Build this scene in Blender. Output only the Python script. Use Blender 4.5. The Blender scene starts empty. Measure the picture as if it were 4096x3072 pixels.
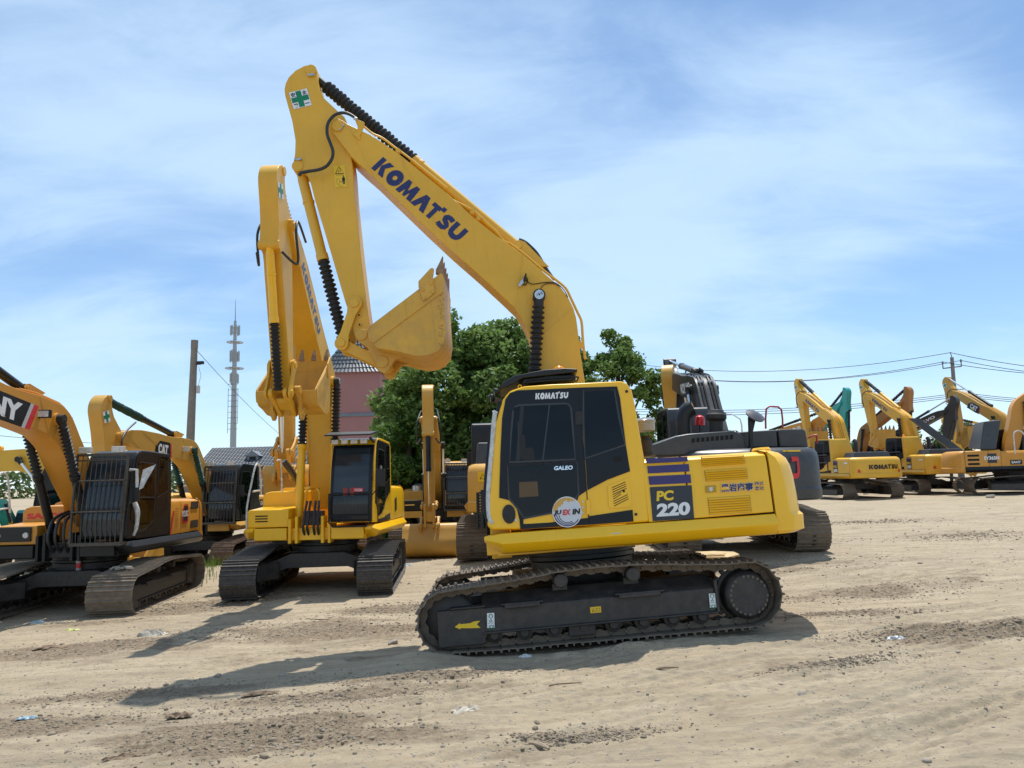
import bpy, bmesh, math, random
import numpy as np
from mathutils import Vector, Matrix

R = math.radians
random.seed(7)
np.random.seed(7)
scene = bpy.context.scene
COL = scene.collection

# ------------------------------------------------------------------ camera
CH = 2.05
PITCH, ROLL, LENS = R(6.88), R(1.5), 27.05
CAM_M = Matrix.Rotation(math.pi / 2 + PITCH, 4, 'X') @ Matrix.Rotation(-ROLL, 4, 'Z')
cam_d = bpy.data.cameras.new('camera')
cam_d.lens = LENS
cam_d.sensor_width = 36
cam_d.clip_start = 0.1
cam_d.clip_end = 6000
cam = bpy.data.objects.new('camera', cam_d)
cam.matrix_world = Matrix.Translation((0, 0, CH)) @ CAM_M
COL.objects.link(cam)
scene.camera = cam

# ------------------------------------------------------------------ sky and sun
SUN_EL, SUN_AZ = R(68.5), R(12)      # azimuth measured clockwise from +Y: the sun stands behind the machines
world = bpy.data.worlds.new('World')
scene.world = world
world.use_nodes = True
wn, wl = world.node_tree.nodes, world.node_tree.links
wn.clear()
w_out = wn.new('ShaderNodeOutputWorld')
w_bg = wn.new('ShaderNodeBackground')
w_bg.inputs['Strength'].default_value = 0.138
sky = wn.new('ShaderNodeTexSky')
sky.sky_type = 'NISHITA'
sky.sun_disc = False
sky.sun_elevation = SUN_EL
sky.sun_rotation = SUN_AZ
sky.air_density = 1.0
sky.dust_density = 0.25
sky.ozone_density = 1.8
sky.altitude = 1300
tc = wn.new('ShaderNodeTexCoord')
# thin cirrus veils: noise on the view direction projected on a high plane
sep = wn.new('ShaderNodeSeparateXYZ'); wl.new(tc.outputs['Generated'], sep.inputs[0])
mx = wn.new('ShaderNodeMath'); mx.operation = 'MAXIMUM'; mx.inputs[1].default_value = 0.0
wl.new(sep.outputs['Z'], mx.inputs[0])
ad = wn.new('ShaderNodeMath'); ad.operation = 'ADD'; ad.inputs[1].default_value = 0.22
wl.new(mx.outputs[0], ad.inputs[0])
cmb = wn.new('ShaderNodeCombineXYZ')
for k_, ax in enumerate('XY'):
    dv = wn.new('ShaderNodeMath'); dv.operation = 'DIVIDE'
    wl.new(sep.outputs[ax], dv.inputs[0]); wl.new(ad.outputs[0], dv.inputs[1]); wl.new(dv.outputs[0], cmb.inputs[k_])
def w_noise(scale, detail, rough, sx, sy, rot, off, dist=0.0):
    mp = wn.new('ShaderNodeMapping'); mp.inputs['Scale'].default_value = (sx, sy, 1)
    mp.inputs['Rotation'].default_value = (0, 0, rot); mp.inputs['Location'].default_value = off
    n = wn.new('ShaderNodeTexNoise'); n.inputs['Scale'].default_value = scale
    n.inputs['Detail'].default_value = detail; n.inputs['Roughness'].default_value = rough
    n.inputs['Distortion'].default_value = dist
    wl.new(cmb.outputs[0], mp.inputs[0]); wl.new(mp.outputs[0], n.inputs[0])
    return n.outputs['Fac']
n1 = w_noise(0.75, 3, 0.5, 1.0, 1.35, 0.5, (3.1, 1.7, 0.0), 0.4)
n2 = w_noise(2.3, 8, 0.62, 1.0, 1.9, 0.35, (0.3, 5.2, 0.0), 0.5)
ma = wn.new('ShaderNodeMath'); ma.operation = 'MULTIPLY_ADD'; ma.inputs[1].default_value = 0.42
wl.new(n2, ma.inputs[0]); wl.new(n1, ma.inputs[2])
rmp = wn.new('ShaderNodeMapRange'); rmp.interpolation_type = 'SMOOTHSTEP'
rmp.inputs['From Min'].default_value = 0.54; rmp.inputs['From Max'].default_value = 0.87
rmp.inputs['To Min'].default_value = 0.22; rmp.inputs['To Max'].default_value = 0.72
wl.new(ma.outputs[0], rmp.inputs[0])
w_mix = wn.new('ShaderNodeMix'); w_mix.data_type = 'RGBA'
wl.new(rmp.outputs[0], w_mix.inputs['Factor']); hs = wn.new('ShaderNodeHueSaturation'); hs.inputs['Saturation'].default_value = 1.2; hs.inputs['Value'].default_value = .95; wl.new(sky.outputs[0], hs.inputs['Color']); wl.new(hs.outputs[0], w_mix.inputs['A'])
w_mix.inputs['B'].default_value = (4.75, 6.15, 7.5, 1)
wl.new(w_mix.outputs['Result'], w_bg.inputs['Color']); wl.new(w_bg.outputs[0], w_out.inputs[0])

sun_d = bpy.data.lights.new('sun', 'SUN')
sun_d.energy = 4.2
sun_d.angle = R(0.53)
sun_d.color = (1.0, 0.955, 0.88)
sun = bpy.data.objects.new('sun', sun_d)
S_DIR = Vector((math.sin(SUN_AZ) * math.cos(SUN_EL), math.cos(SUN_AZ) * math.cos(SUN_EL), math.sin(SUN_EL)))
sun.rotation_euler = S_DIR.to_track_quat('Z', 'Y').to_euler()
COL.objects.link(sun)

scene.view_settings.view_transform = 'Standard'
scene.view_settings.look = 'None'
scene.view_settings.exposure = 0.2
scene.view_settings.gamma = 1.0

# ------------------------------------------------------------------ library
F4 = LENS / 36 * 4096
C3 = Vector((0, 0, CH))
def ray(px, py):
    """direction of the line of sight through a point of the 4096 x 3072 photograph"""
    return CAM_M.to_3x3() @ Vector(((px - 2048) / F4, (1536 - py) / F4, -1))
def at_depth(px, py, y):
    d = ray(px, py); return C3 + d * (y / d.y)
def on_ground(px, py, z=0.0):
    d = ray(px, py); return C3 + d * ((z - CH) / d.z)
class Frame:
    """a machine's own axes (X forward, Y to its left, Z up); reads outlines off the photo onto one of its planes"""
    def __init__(s, M): s.M = M; s.I = M.inverted(); s.c = s.I @ C3
    def xz(s, px, py, yl):
        d = s.I.to_3x3() @ ray(px, py); t = (yl - s.c.y) / d.y; p = s.c + d * t; return (p.x, p.z)
    def yz(s, px, py, xl):
        d = s.I.to_3x3() @ ray(px, py); t = (xl - s.c.x) / d.x; p = s.c + d * t; return (p.y, p.z)
def crop(ox, oy, k): return lambda pts: [(ox + x * k, oy + y * k) for x, y in pts]

MATS = {}
def mat(name, col, rough=0.5, metal=0.0, noise=0.0, nscale=3.0, dust=0.0, bump=0.0, bscale=40.0, coat=0.0, dustcol=(0.33, 0.27, 0.19), spec=0.5, emit=None, streak=0.0):
    if name in MATS: return MATS[name]
    m = bpy.data.materials.new(name); m.use_nodes = True
    N, L = m.node_tree.nodes, m.node_tree.links
    b = N['Principled BSDF']
    b.inputs['Base Color'].default_value = (*col, 1); b.inputs['Roughness'].default_value = rough
    b.inputs['Metallic'].default_value = metal; b.inputs['Coat Weight'].default_value = coat
    b.inputs['Specular IOR Level'].default_value = spec
    geo = N.new('ShaderNodeTexCoord')
    last = None
    if noise or dust:
        n = N.new('ShaderNodeTexNoise'); n.inputs['Scale'].default_value = nscale; n.inputs['Detail'].default_value = 7
        n.inputs['Roughness'].default_value = 0.62
        L.new(geo.outputs['Object'], n.inputs['Vector'])
    if noise:
        r = N.new('ShaderNodeMapRange'); r.inputs['From Min'].default_value = 0.3; r.inputs['From Max'].default_value = 0.7
        r.inputs['To Min'].default_value = 1 - noise; r.inputs['To Max'].default_value = 1 + noise
        L.new(n.outputs['Fac'], r.inputs[0])
        v = N.new('ShaderNodeVectorMath'); v.operation = 'SCALE'; v.inputs[0].default_value = col
        L.new(r.outputs[0], v.inputs['Scale']); last = v.outputs[0]
    if dust:
        n2 = N.new('ShaderNodeTexNoise'); n2.inputs['Scale'].default_value = nscale * 2.7; n2.inputs['Detail'].default_value = 8
        n2.inputs['Roughness'].default_value = 0.7
        L.new(geo.outputs['Object'], n2.inputs['Vector'])
        r2 = N.new('ShaderNodeMapRange'); r2.inputs['From Min'].default_value = 0.42; r2.inputs['From Max'].default_value = 0.72
        r2.inputs['To Min'].default_value = dust * 0.25; r2.inputs['To Max'].default_value = min(1, dust)
        L.new(n2.outputs['Fac'], r2.inputs[0])
        mixc = N.new('ShaderNodeMix'); mixc.data_type = 'RGBA'
        mixc.inputs['A'].default_value = (*col, 1); mixc.inputs['B'].default_value = (*dustcol, 1)
        if last: L.new(last, mixc.inputs['A'])
        L.new(r2.outputs[0], mixc.inputs['Factor']); last = mixc.outputs['Result']
        rr = N.new('ShaderNodeMapRange'); rr.inputs['To Min'].default_value = rough; rr.inputs['To Max'].default_value = min(1, rough + 0.4)
        L.new(r2.outputs[0], rr.inputs[0]); L.new(rr.outputs[0], b.inputs['Roughness'])
    if dust and metal == 0 and streak:
        mp3 = N.new('ShaderNodeMapping'); mp3.inputs['Scale'].default_value = (7, 7, .55); L.new(geo.outputs['Object'], mp3.inputs[0])
        n3 = N.new('ShaderNodeTexNoise'); n3.inputs['Scale'].default_value = 2.2; n3.inputs['Detail'].default_value = 6; n3.inputs['Roughness'].default_value = .65; L.new(mp3.outputs[0], n3.inputs[0])
        r3 = N.new('ShaderNodeMapRange'); r3.inputs['From Min'].default_value = .56; r3.inputs['From Max'].default_value = .74; r3.inputs['To Max'].default_value = streak; L.new(n3.outputs['Fac'], r3.inputs[0])
        m3 = N.new('ShaderNodeMix'); m3.data_type = 'RGBA'; L.new(r3.outputs[0], m3.inputs['Factor']); L.new(last, m3.inputs['A']); m3.inputs['B'].default_value = (col[0] * .45 + .03, col[1] * .42 + .03, col[2] * .5 + .03, 1); last = m3.outputs['Result']
    if last: L.new(last, b.inputs['Base Color'])
    if bump:
        nb = N.new('ShaderNodeTexNoise'); nb.inputs['Scale'].default_value = bscale; nb.inputs['Detail'].default_value = 4
        L.new(geo.outputs['Object'], nb.inputs['Vector'])
        bp = N.new('ShaderNodeBump'); bp.inputs['Strength'].default_value = bump; bp.inputs['Distance'].default_value = 0.01
        L.new(nb.outputs['Fac'], bp.inputs['Height']); L.new(bp.outputs[0], b.inputs['Normal'])
    if emit:
        b.inputs['Emission Color'].default_value = (*col, 1); b.inputs['Emission Strength'].default_value = emit
    MATS[name] = m
    return m

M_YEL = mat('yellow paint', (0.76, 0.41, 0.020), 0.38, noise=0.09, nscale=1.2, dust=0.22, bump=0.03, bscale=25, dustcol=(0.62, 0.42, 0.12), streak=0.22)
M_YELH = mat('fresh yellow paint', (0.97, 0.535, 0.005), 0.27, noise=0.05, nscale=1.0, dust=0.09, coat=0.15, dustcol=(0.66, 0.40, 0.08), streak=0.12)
M_CAT = mat('amber yellow paint', (0.62, 0.33, 0.045), 0.38, noise=0.06, nscale=1.3, dust=0.22, bump=0.03, bscale=25, dustcol=(0.50, 0.33, 0.13), streak=0.3)
M_SANY = mat('orange yellow paint', (0.62, 0.27, 0.025), 0.36, noise=0.06, nscale=1.3, dust=0.18, dustcol=(0.5, 0.32, 0.13), streak=0.3)
M_ORG = mat('orange brown paint', (0.42, 0.17, 0.03), 0.45, noise=0.1, nscale=1.5, dust=0.25)
M_TEAL = mat('teal paint', (0.015, 0.34, 0.31), 0.4, noise=0.08, nscale=1.5, dust=0.15)
M_GREY = mat('dark grey paint', (0.030, 0.034, 0.040), 0.33, noise=0.1, nscale=2, dust=0.12, bump=0.04, bscale=60)
M_BLK = mat('black paint', (0.012, 0.013, 0.015), 0.35, noise=0.2, nscale=2, dust=0.10, dustcol=(.06, .055, .05), spec=.35)
M_FRAME = mat('black chassis paint', (0.013, 0.014, 0.017), 0.42, noise=0.2, nscale=2.4, dust=0.50, dustcol=(0.13, 0.105, 0.08))
M_NAVY = mat('door black paint', (0.010, 0.012, 0.017), 0.25, spec=0.25)
M_GLASS = mat('dark glass', (0.003, 0.004, 0.006), 0.03, spec=0.28)
M_GLASSB = mat('blue tinted glass', (0.022, 0.034, 0.048), 0.06, spec=0.45, noise=0.3, nscale=1.5)
M_RUB = mat('black rubber', (0.016, 0.016, 0.017), 0.62, noise=0.25, nscale=8, dust=0.12, dustcol=(0.10, 0.09, 0.08))
M_GREENB = mat('green rope wrap', (0.008, 0.05, 0.035), 0.6, noise=0.4, nscale=12)
M_HOSE = mat('hose rubber', (0.022, 0.026, 0.030), 0.45, noise=0.2, nscale=10)
M_TRK = mat('track steel', (0.11, 0.088, 0.068), 0.55, metal=0.25, noise=0.35, nscale=5, dust=0.9, bump=0.2, bscale=50, dustcol=(0.24, 0.19, 0.14))
M_TRKD = mat('dusty track steel', (0.13, 0.105, 0.08), 0.6, metal=0.2, noise=0.3, nscale=5, dust=0.9, bump=0.2, bscale=50, dustcol=(0.30, 0.24, 0.175))
M_TRKB = mat('painted track steel', (0.022, 0.022, 0.024), 0.48, metal=0.1, noise=0.3, nscale=6, dust=0.55, dustcol=(0.20, 0.165, 0.125), bump=0.15, bscale=50)
M_TRKR = mat('rusty track steel', (0.13, 0.065, 0.04), 0.65, metal=0.2, noise=0.35, nscale=5, dust=0.6, bump=0.2, bscale=50)
M_CHR = mat('chrome', (0.75, 0.76, 0.78), 0.12, metal=1.0)
M_ZINC = mat('zinc', (0.52, 0.55, 0.58), 0.32, metal=0.85, noise=0.1, nscale=10)
M_BLUE = mat('blue lettering', (0.016, 0.022, 0.115), 0.35)
M_STRIPE = mat('indigo stripe', (0.035, 0.022, 0.135), 0.3)
M_PANEL = mat('slate panel', (0.018, 0.024, 0.036), 0.3)
M_WHITE = mat('white paint', (0.78, 0.79, 0.80), 0.4)
M_RED = mat('red lettering', (0.62, 0.03, 0.035), 0.4)
M_GREEN = mat('green sticker', (0.0, 0.20, 0.09), 0.4)
M_YLET = mat('yellow lettering', (0.85, 0.55, 0.02), 0.4)
M_YSTK = mat('yellow sticker', (0.80, 0.50, 0.02), 0.4)
M_GOLD = mat('gold sticker', (0.62, 0.36, 0.08), 0.4)
M_SILV = mat('silver sticker', (0.60, 0.63, 0.68), 0.35)
M_GREYL = mat('grey lettering', (0.5, 0.5, 0.5), 0.4)
M_WRAP = mat('plastic wrap', (0.58, 0.58, 0.57), 0.3, noise=0.35, nscale=14, bump=0.6, bscale=30)
M_RAIL = mat('red rail paint', (0.42, 0.03, 0.03), 0.4)
M_LAMP = mat('lamp glass', (0.62, 0.60, 0.55), 0.15, noise=0.3, nscale=20)
M_AMB = mat('amber lens', (0.85, 0.28, 0.01), 0.2)
M_REDL = mat('red lens', (0.70, 0.02, 0.015), 0.25)
M_SLOT = mat('slot shadow mesh', (0.006, 0.006, 0.006), 0.8)
M_BUCK = mat('scuffed bucket paint', (0.70, 0.38, 0.03), 0.42, noise=0.10, nscale=2.0, dust=0.55, dustcol=(0.36, 0.22, 0.10), bump=0.06, bscale=20, streak=0.45)
M_SEAL = mat('window seal', (0.035, 0.038, 0.045), 0.5)
M_WORN = mat('worn bucket steel', (0.30, 0.17, 0.08), 0.5, noise=0.35, nscale=9, dust=0.5, dustcol=(0.20, 0.14, 0.10))
M_SHADE = mat('interior black', (0.008, 0.008, 0.009), 0.7)

def tag(o, label=None, cat=None, group=None, kind=None):
    if label: o['label'] = label
    if cat: o['category'] = cat
    if group: o['group'] = group
    if kind: o['kind'] = kind
    return o
def empty(name, M, label, cat, group=None):
    o = bpy.data.objects.new(name, None); COL.objects.link(o); o.matrix_world = M
    o.empty_display_size = 0.3
    return tag(o, label, cat, group)

class MB:
    """collects shapes and links them as one mesh object"""
    def __init__(s, T=None): s.v = []; s.f = []; s.m = []; s.T = T; s.cur = 0
    def add(s, vs, fs):
        o = len(s.v); s.v.extend([tuple(p) for p in vs])
        for f in fs: s.f.append(tuple(o + i for i in f)); s.m.append(s.cur)
        return s
    def box(s, c, d, rot=None):
        x, y, z = d[0] / 2, d[1] / 2, d[2] / 2
        vs = [Vector((a, b, e)) for a in (-x, x) for b in (-y, y) for e in (-z, z)]
        if rot is not None: vs = [rot @ v for v in vs]
        vs = [v + Vector(c) for v in vs]
        return s.add(vs, [(0, 1, 3, 2), (4, 6, 7, 5), (0, 4, 5, 1), (2, 3, 7, 6), (0, 2, 6, 4), (1, 5, 7, 3)])
    def box2(s, a, b):
        return s.box([(a[i] + b[i]) / 2 for i in range(3)], [abs(b[i] - a[i]) for i in range(3)])
    def prism(s, pts, y0, y1):
        """outline in the XZ plane carried from y0 to y1 (y0 > y1 keeps the winding of a left-side view)"""
        n = len(pts)
        vs = [(p[0], y0, p[1]) for p in pts] + [(p[0], y1, p[1]) for p in pts]
        return s.add(vs, [tuple(range(n)), tuple(range(2 * n - 1, n - 1, -1))] + [(i, i + n, (i + 1) % n + n, (i + 1) % n) for i in range(n)])
    def prismz(s, pts, z0, z1):
        n = len(pts)
        vs = [(p[0], p[1], z0) for p in pts] + [(p[0], p[1], z1) for p in pts]
        return s.add(vs, [tuple(range(n)), tuple(range(2 * n - 1, n - 1, -1))] + [(i, i + n, (i + 1) % n + n, (i + 1) % n) for i in range(n)])
    def prismx(s, pts, x0, x1):
        n = len(pts)
        vs = [(x0, p[0], p[1]) for p in pts] + [(x1, p[0], p[1]) for p in pts]
        return s.add(vs, [tuple(range(n)), tuple(range(2 * n - 1, n - 1, -1))] + [(i, i + n, (i + 1) % n + n, (i + 1) % n) for i in range(n)])
    def lathe(s, p0, p1, prof, seg=16, cap=True):
        """prof: (distance along, radius) pairs"""
        p0, p1 = Vector(p0), Vector(p1); ax = (p1 - p0); L = ax.length; ax = ax / max(L, 1e-9)
        u = ax.orthogonal().normalized(); w = ax.cross(u)
        vs = []; fs = []
        for d, r in prof:
            for k in range(seg):
                a = 2 * math.pi * k / seg
                vs.append(p0 + ax * d + (u * math.cos(a) + w * math.sin(a)) * r)
        for i in range(len(prof) - 1):
            for k in range(seg):
                a, b = i * seg + k, i * seg + (k + 1) % seg
                fs.append((a, b, b + seg, a + seg))
        if cap:
            fs.append(tuple(range(seg - 1, -1, -1))); fs.append(tuple(range((len(prof) - 1) * seg, len(prof) * seg)))
        return s.add(vs, fs)
    def cyl(s, p0, p1, r, r2=None, seg=16):
        L = (Vector(p1) - Vector(p0)).length
        return s.lathe(p0, p1, [(0, r), (L, r if r2 is None else r2)], seg)
    def tube(s, pts, r, seg=8, closed=False):
        P = [Vector(p) for p in pts]; n = len(P); vs = []; fs = []; u = None
        for i in range(n):
            if closed: t = (P[(i + 1) % n] - P[i - 1]).normalized()
            else: t = (P[min(i + 1, n - 1)] - P[max(i - 1, 0)]).normalized()
            if u is None: u = t.orthogonal().normalized()
            u = (u - t * u.dot(t)).normalized(); w = t.cross(u)
            rr = r[i] if isinstance(r, (list, tuple)) else r
            for k in range(seg):
                a = 2 * math.pi * k / seg; vs.append(P[i] + (u * math.cos(a) + w * math.sin(a)) * rr)
        for i in range(n if closed else n - 1):
            for k in range(seg):
                a, b = i * seg + k, i * seg + (k + 1) % seg
                c, d = ((i + 1) % n) * seg + (k + 1) % seg, ((i + 1) % n) * seg + k
                fs.append((a, b, c, d))
        if not closed:
            fs.append(tuple(range(seg - 1, -1, -1))); fs.append(tuple(range((n - 1) * seg, n * seg)))
        return s.add(vs, fs)
    def bar(s, p0, p1, w, h=None, up=(0, 0, 1)):
        p0, p1 = Vector(p0), Vector(p1); t = (p1 - p0).normalized(); up = Vector(up)
        sd = t.cross(up)
        if sd.length < 1e-3: sd = t.cross(Vector((1, 0, 0)))
        sd.normalize(); up = sd.cross(t); h = h or w
        vs = [p + sd * (a * w / 2) + up * (b * h / 2) for p in (p0, p1) for a, b in ((-1, -1), (1, -1), (1, 1), (-1, 1))]
        return s.add(vs, [(3, 2, 1, 0), (4, 5, 6, 7), (0, 1, 5, 4), (1, 2, 6, 5), (2, 3, 7, 6), (3, 0, 4, 7)])
    def ring(s, loops, cap0=True, cap1=True):
        """skin between loops of equal length"""
        n = len(loops[0]); vs = [p for l in loops for p in l]; fs = []
        for i in range(len(loops) - 1):
            for k in range(n): fs.append((i * n + k, i * n + (k + 1) % n, (i + 1) * n + (k + 1) % n, (i + 1) * n + k))
        if cap0: fs.append(tuple(range(n - 1, -1, -1)))
        if cap1: fs.append(tuple(range((len(loops) - 1) * n, len(loops) * n)))
        return s.add(vs, fs)
    def flush(s, name, m, parent, bevel=0.0):
        o = s.build(name, m, parent, bevel); s.v, s.f, s.m = [], [], []; return o
    def build(s, name, m, parent=None, bevel=0.0, smooth=35, fix=True, T=None):
        T = T or s.T
        if T is not None: s.v = [tuple(T @ Vector(p)) for p in s.v]
        me = bpy.data.meshes.new(name); me.from_pydata(s.v, [], s.f)
        ms = m if isinstance(m, (list, tuple)) else [m]
        for q in ms: me.materials.append(q)
        if len(ms) > 1: me.polygons.foreach_set('material_index', s.m)
        if fix:
            bm = bmesh.new(); bm.from_mesh(me); bmesh.ops.recalc_face_normals(bm, faces=bm.faces); bm.to_mesh(me); bm.free()
        if smooth:
            me.polygons.foreach_set('use_smooth', [True] * len(me.polygons)); me.set_sharp_from_angle(angle=R(smooth))
        me.update()
        o = bpy.data.objects.new(name, me); COL.objects.link(o)
        if parent is not None: o.parent = parent
        if bevel:
            b = o.modifiers.new('bevel', 'BEVEL'); b.width = bevel; b.segments = 2; b.limit_method = 'ANGLE'; b.angle_limit = R(32)
            b.harden_normals = True
        return o

def arc(cx, cy, r, a0, a1, n=12, ry=None):
    return [(cx + r * math.cos(R(a0 + (a1 - a0) * i / n)), cy + (ry or r) * math.sin(R(a0 + (a1 - a0) * i / n))) for i in range(n + 1)]
def smooth2(pts, n=6, closed=False):
    """Catmull-Rom through 2-D or 3-D points"""
    P = [Vector(p) for p in pts]; N = len(P); out = []
    rng = range(N) if closed else range(N - 1)
    for i in rng:
        if closed: a, b, c, d = P[(i - 1) % N], P[i], P[(i + 1) % N], P[(i + 2) % N]
        else: a, b, c, d = P[max(i - 1, 0)], P[i], P[i + 1], P[min(i + 2, N - 1)]
        for k in range(n):
            t = k / n
            out.append(0.5 * ((2 * b) + (c - a) * t + (2 * a - 5 * b + 4 * c - d) * t * t + (3 * b - a - 3 * c + d) * t ** 3))
    if not closed: out.append(P[-1])
    return [tuple(p) for p in out]

# ---- lettering
GLY = {}
def stroke(pts, w):
    P = [Vector(p) for p in pts]; L = []; Rr = []
    for i in range(len(P)):
        t = (P[min(i + 1, len(P) - 1)] - P[max(i - 1, 0)]).normalized(); n = Vector((-t.y, t.x))
        L.append(P[i] + n * w / 2); Rr.append(P[i] - n * w / 2)
    n = len(P)
    return [tuple(p) for p in L + Rr], [(i, i + 1, n + i + 1, n + i) for i in range(n - 1)]
def poly(pts): return list(pts), [tuple(range(len(pts)))]
GLY['K'] = (1.02, [poly([(0, 0), (0.33, 0), (0.33, 1), (0, 1)]), poly([(0.37, 0.56), (0.60, 1), (1.03, 1), (0.69, 0.53), (1.03, 0), (0.60, 0), (0.37, 0.47)])])
GLY['O'] = (1.08, [stroke(arc(0.54, 0.5, 0.345, 0, 360, 28), 0.38)])
GLY['M'] = (1.26, [poly([(-.03, 0), (0.12, 1), (0.44, 1), (0.44, 0.50), (0.33, 0)]), poly([(0.42, 1), (0.63, 0.42), (0.63, 0.02), (0.55, 0.02), (0.42, 0.45)]),
                  poly([(0.84, 1), (0.63, 0.42), (0.63, 0.02), (0.71, 0.02), (0.84, 0.45)]), poly([(0.82, 1), (1.14, 1), (1.29, 0), (0.93, 0), (0.82, 0.50)])])
GLY['A'] = (1.12, [poly([(-.02, 0), (0.38, 1), (0.56, 1), (0.56, 0.46), (0.37, 0)]), poly([(0.56, 1), (0.74, 1), (1.14, 0), (0.75, 0), (0.56, 0.46)])])
GLY['T'] = (0.92, [poly([(-0.06, 1), (-0.06, 0.74), (0.62, 0.74), (0.62, 1)]), poly([(0.20, 0), (0.50, 0), (0.50, 0.74), (0.20, 0.74)]), poly([(0.62, 0.86), (0.90, 0.86), (0.90, 1.14), (0.62, 1.14)])])
GLY['S'] = (0.86, [stroke([(0.78, 0.80), (0.66, 0.85), (0.48, 0.865), (0.30, 0.83), (0.20, 0.72), (0.24, 0.61), (0.40, 0.53), (0.56, 0.46), (0.67, 0.36), (0.64, 0.22), (0.50, 0.145), (0.34, 0.135), (0.16, 0.17), (0.04, 0.22)], 0.30)])
GLY['U'] = (1.0, [stroke([(0.16, 1), (0.16, 0.5), (0.18, 0.34), (0.28, 0.21), (0.46, 0.155), (0.56, 0.155), (0.74, 0.21), (0.84, 0.34), (0.86, 0.5), (0.86, 1)], 0.33)])
def logo(word, gap=0.07):
    vs, fs, x = [], [], 0
    for c in word:
        w, parts = GLY[c]
        for pv, pf in parts:
            o = len(vs); vs += [(p[0] + x, p[1]) for p in pv]; fs += [tuple(o + i for i in f) for f in pf]
        x += w + gap
    return norm2(vs, fs, (0, x - gap, 0, 1))
def norm2(vs, fs, box=None):
    x0, x1, y0, y1 = box or (min(p[0] for p in vs), max(p[0] for p in vs), min(p[1] for p in vs), max(p[1] for p in vs))
    return [((p[0] - x0) / (x1 - x0), (p[1] - y0) / (y1 - y0)) for p in vs], fs
TXT = {}
def text(s, bold=0.0, shear=0.0, space=1.0):
    key = (s, bold, shear, space)
    if key in TXT: return TXT[key]
    c = bpy.data.curves.new('lettering', 'FONT'); c.body = s; c.offset = bold; c.shear = shear; c.resolution_u = 4
    c.space_character = space; c.fill_mode = 'FRONT'
    o = bpy.data.objects.new('lettering', c); COL.objects.link(o)
    dg = bpy.context.evaluated_depsgraph_get(); me = bpy.data.meshes.new_from_object(o.evaluated_get(dg))
    vs = [(v.co.x, v.co.y) for v in me.vertices]; fs = [tuple(p.vertices) for p in me.polygons]
    bpy.data.objects.remove(o); bpy.data.curves.remove(c); bpy.data.meshes.remove(me)
    TXT[key] = norm2(vs, fs)
    return TXT[key]
def quad_map(P0, P1, P3, P2=None):
    """unit square -> the quad P0 (bottom left), P1 (bottom right), P3 (top left)"""
    P0, P1, P3 = Vector(P0), Vector(P1), Vector(P3)
    P2 = Vector(P2) if P2 is not None else P1 + P3 - P0
    return lambda u, v: P0 * (1 - u) * (1 - v) + P1 * u * (1 - v) + P2 * u * v + P3 * (1 - u) * v
def decal(mb, shape, q, u0=0, u1=1, v0=0, v1=1):
    vs, fs = shape
    mb.add([q(u0 + (u1 - u0) * p[0], v0 + (v1 - v0) * p[1]) for p in vs], fs)
SQ = ([(0, 0), (1, 0), (1, 1), (0, 1)], [(0, 1, 2, 3)])
# ------------------------------------------------------------------ ground
def vnoise(x, y, seed=0):
    xi, yi = np.floor(x).astype(np.int64), np.floor(y).astype(np.int64); fx, fy = x - xi, y - yi
    fx, fy = fx * fx * (3 - 2 * fx), fy * fy * (3 - 2 * fy)
    def h(a, b):
        n = (a * 374761393 + b * 668265263 + seed * 974634777) & 0xffffffff; n = ((n ^ (n >> 13)) * 1274126177) & 0xffffffff
        return ((n ^ (n >> 16)) & 0xffff) / 65535.0
    return (h(xi, yi) * (1 - fx) + h(xi + 1, yi) * fx) * (1 - fy) + (h(xi, yi + 1) * (1 - fx) + h(xi + 1, yi + 1) * fx) * fy
def fbm(x, y, o=4, seed=0, g=.5):
    s, a, t = 0, 1, 0
    for k in range(o): s = s + a * vnoise(x * 2 ** k + 17.3 * k, y * 2 ** k - 9.1 * k, seed + k); t += a; a *= g
    return s / t
CTRL = [(-2.0, 10.9, -.12), (-.5, 9.5, .0), (.95, 10.89, -.0), (2.4, 9.5, .155), (3.6, 10.9, .13), (-1, 12.4, -.13), (2.9, 12.4, .02), (1, 13.6, .0), (-4.5, 7, -.10), (0, 5, 0), (4, 5.5, .15), (7.5, 8, .3), (9, 14, .33), (-8, 9, -.2), (-4.12, 16.88, -.15), (-5.5, 14.5, -.17), (-2.7, 14.8, -.12),
        (-8.62, 15.75, -.22), (-11, 14, -.24), (-10.3, 25.4, -.42), (-3.1, 30.3, -.45), (-2.6, 24.4, -.40), (.72, 22.2, -.03), (5.25, 19.4, .25), (7.5, 17.5, .26), (7, 31, .28), (-13.2, 24.5, -.3), (-15.4, 24.0, -.3), (-5.9, 23.6, -.22),
        (19, 45.2, .30), (24.2, 47.2, .40), (30, 49.5, .42), (26.6, 41, .5), (18, 30, .4), (12, 24, .34), (28, 57, .4), (40, 60, .42), (17.6, 54, .32), (0, 60, .0), (-30, 60, -.3), (0, 3, 0), (10, 3, .25), (-10, 3, -.2), (60, 60, .5), (0, 150, .1), (-80, 150, -.2), (90, 150, .5)]
CA = np.array(CTRL)
def base_z(x, y):
    d2 = (x[..., None] - CA[:, 0]) ** 2 + (y[..., None] - CA[:, 1]) ** 2
    w = 1 / (d2 + .35 + .004 * (y[..., None] ** 2) * .5) ** 1.6
    return (w * CA[:, 2]).sum(-1) / w.sum(-1)
def blob(x, y, cx, cy, rx, ry, a=0):
    c, s = math.cos(a), math.sin(a); u, v = (x - cx) * c + (y - cy) * s, -(x - cx) * s + (y - cy) * c
    return np.exp(-((u / rx) ** 2 + (v / ry) ** 2) * 1.5)
g2 = lambda X, Y: on_ground(X / .54, Y / .54, 0)
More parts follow.
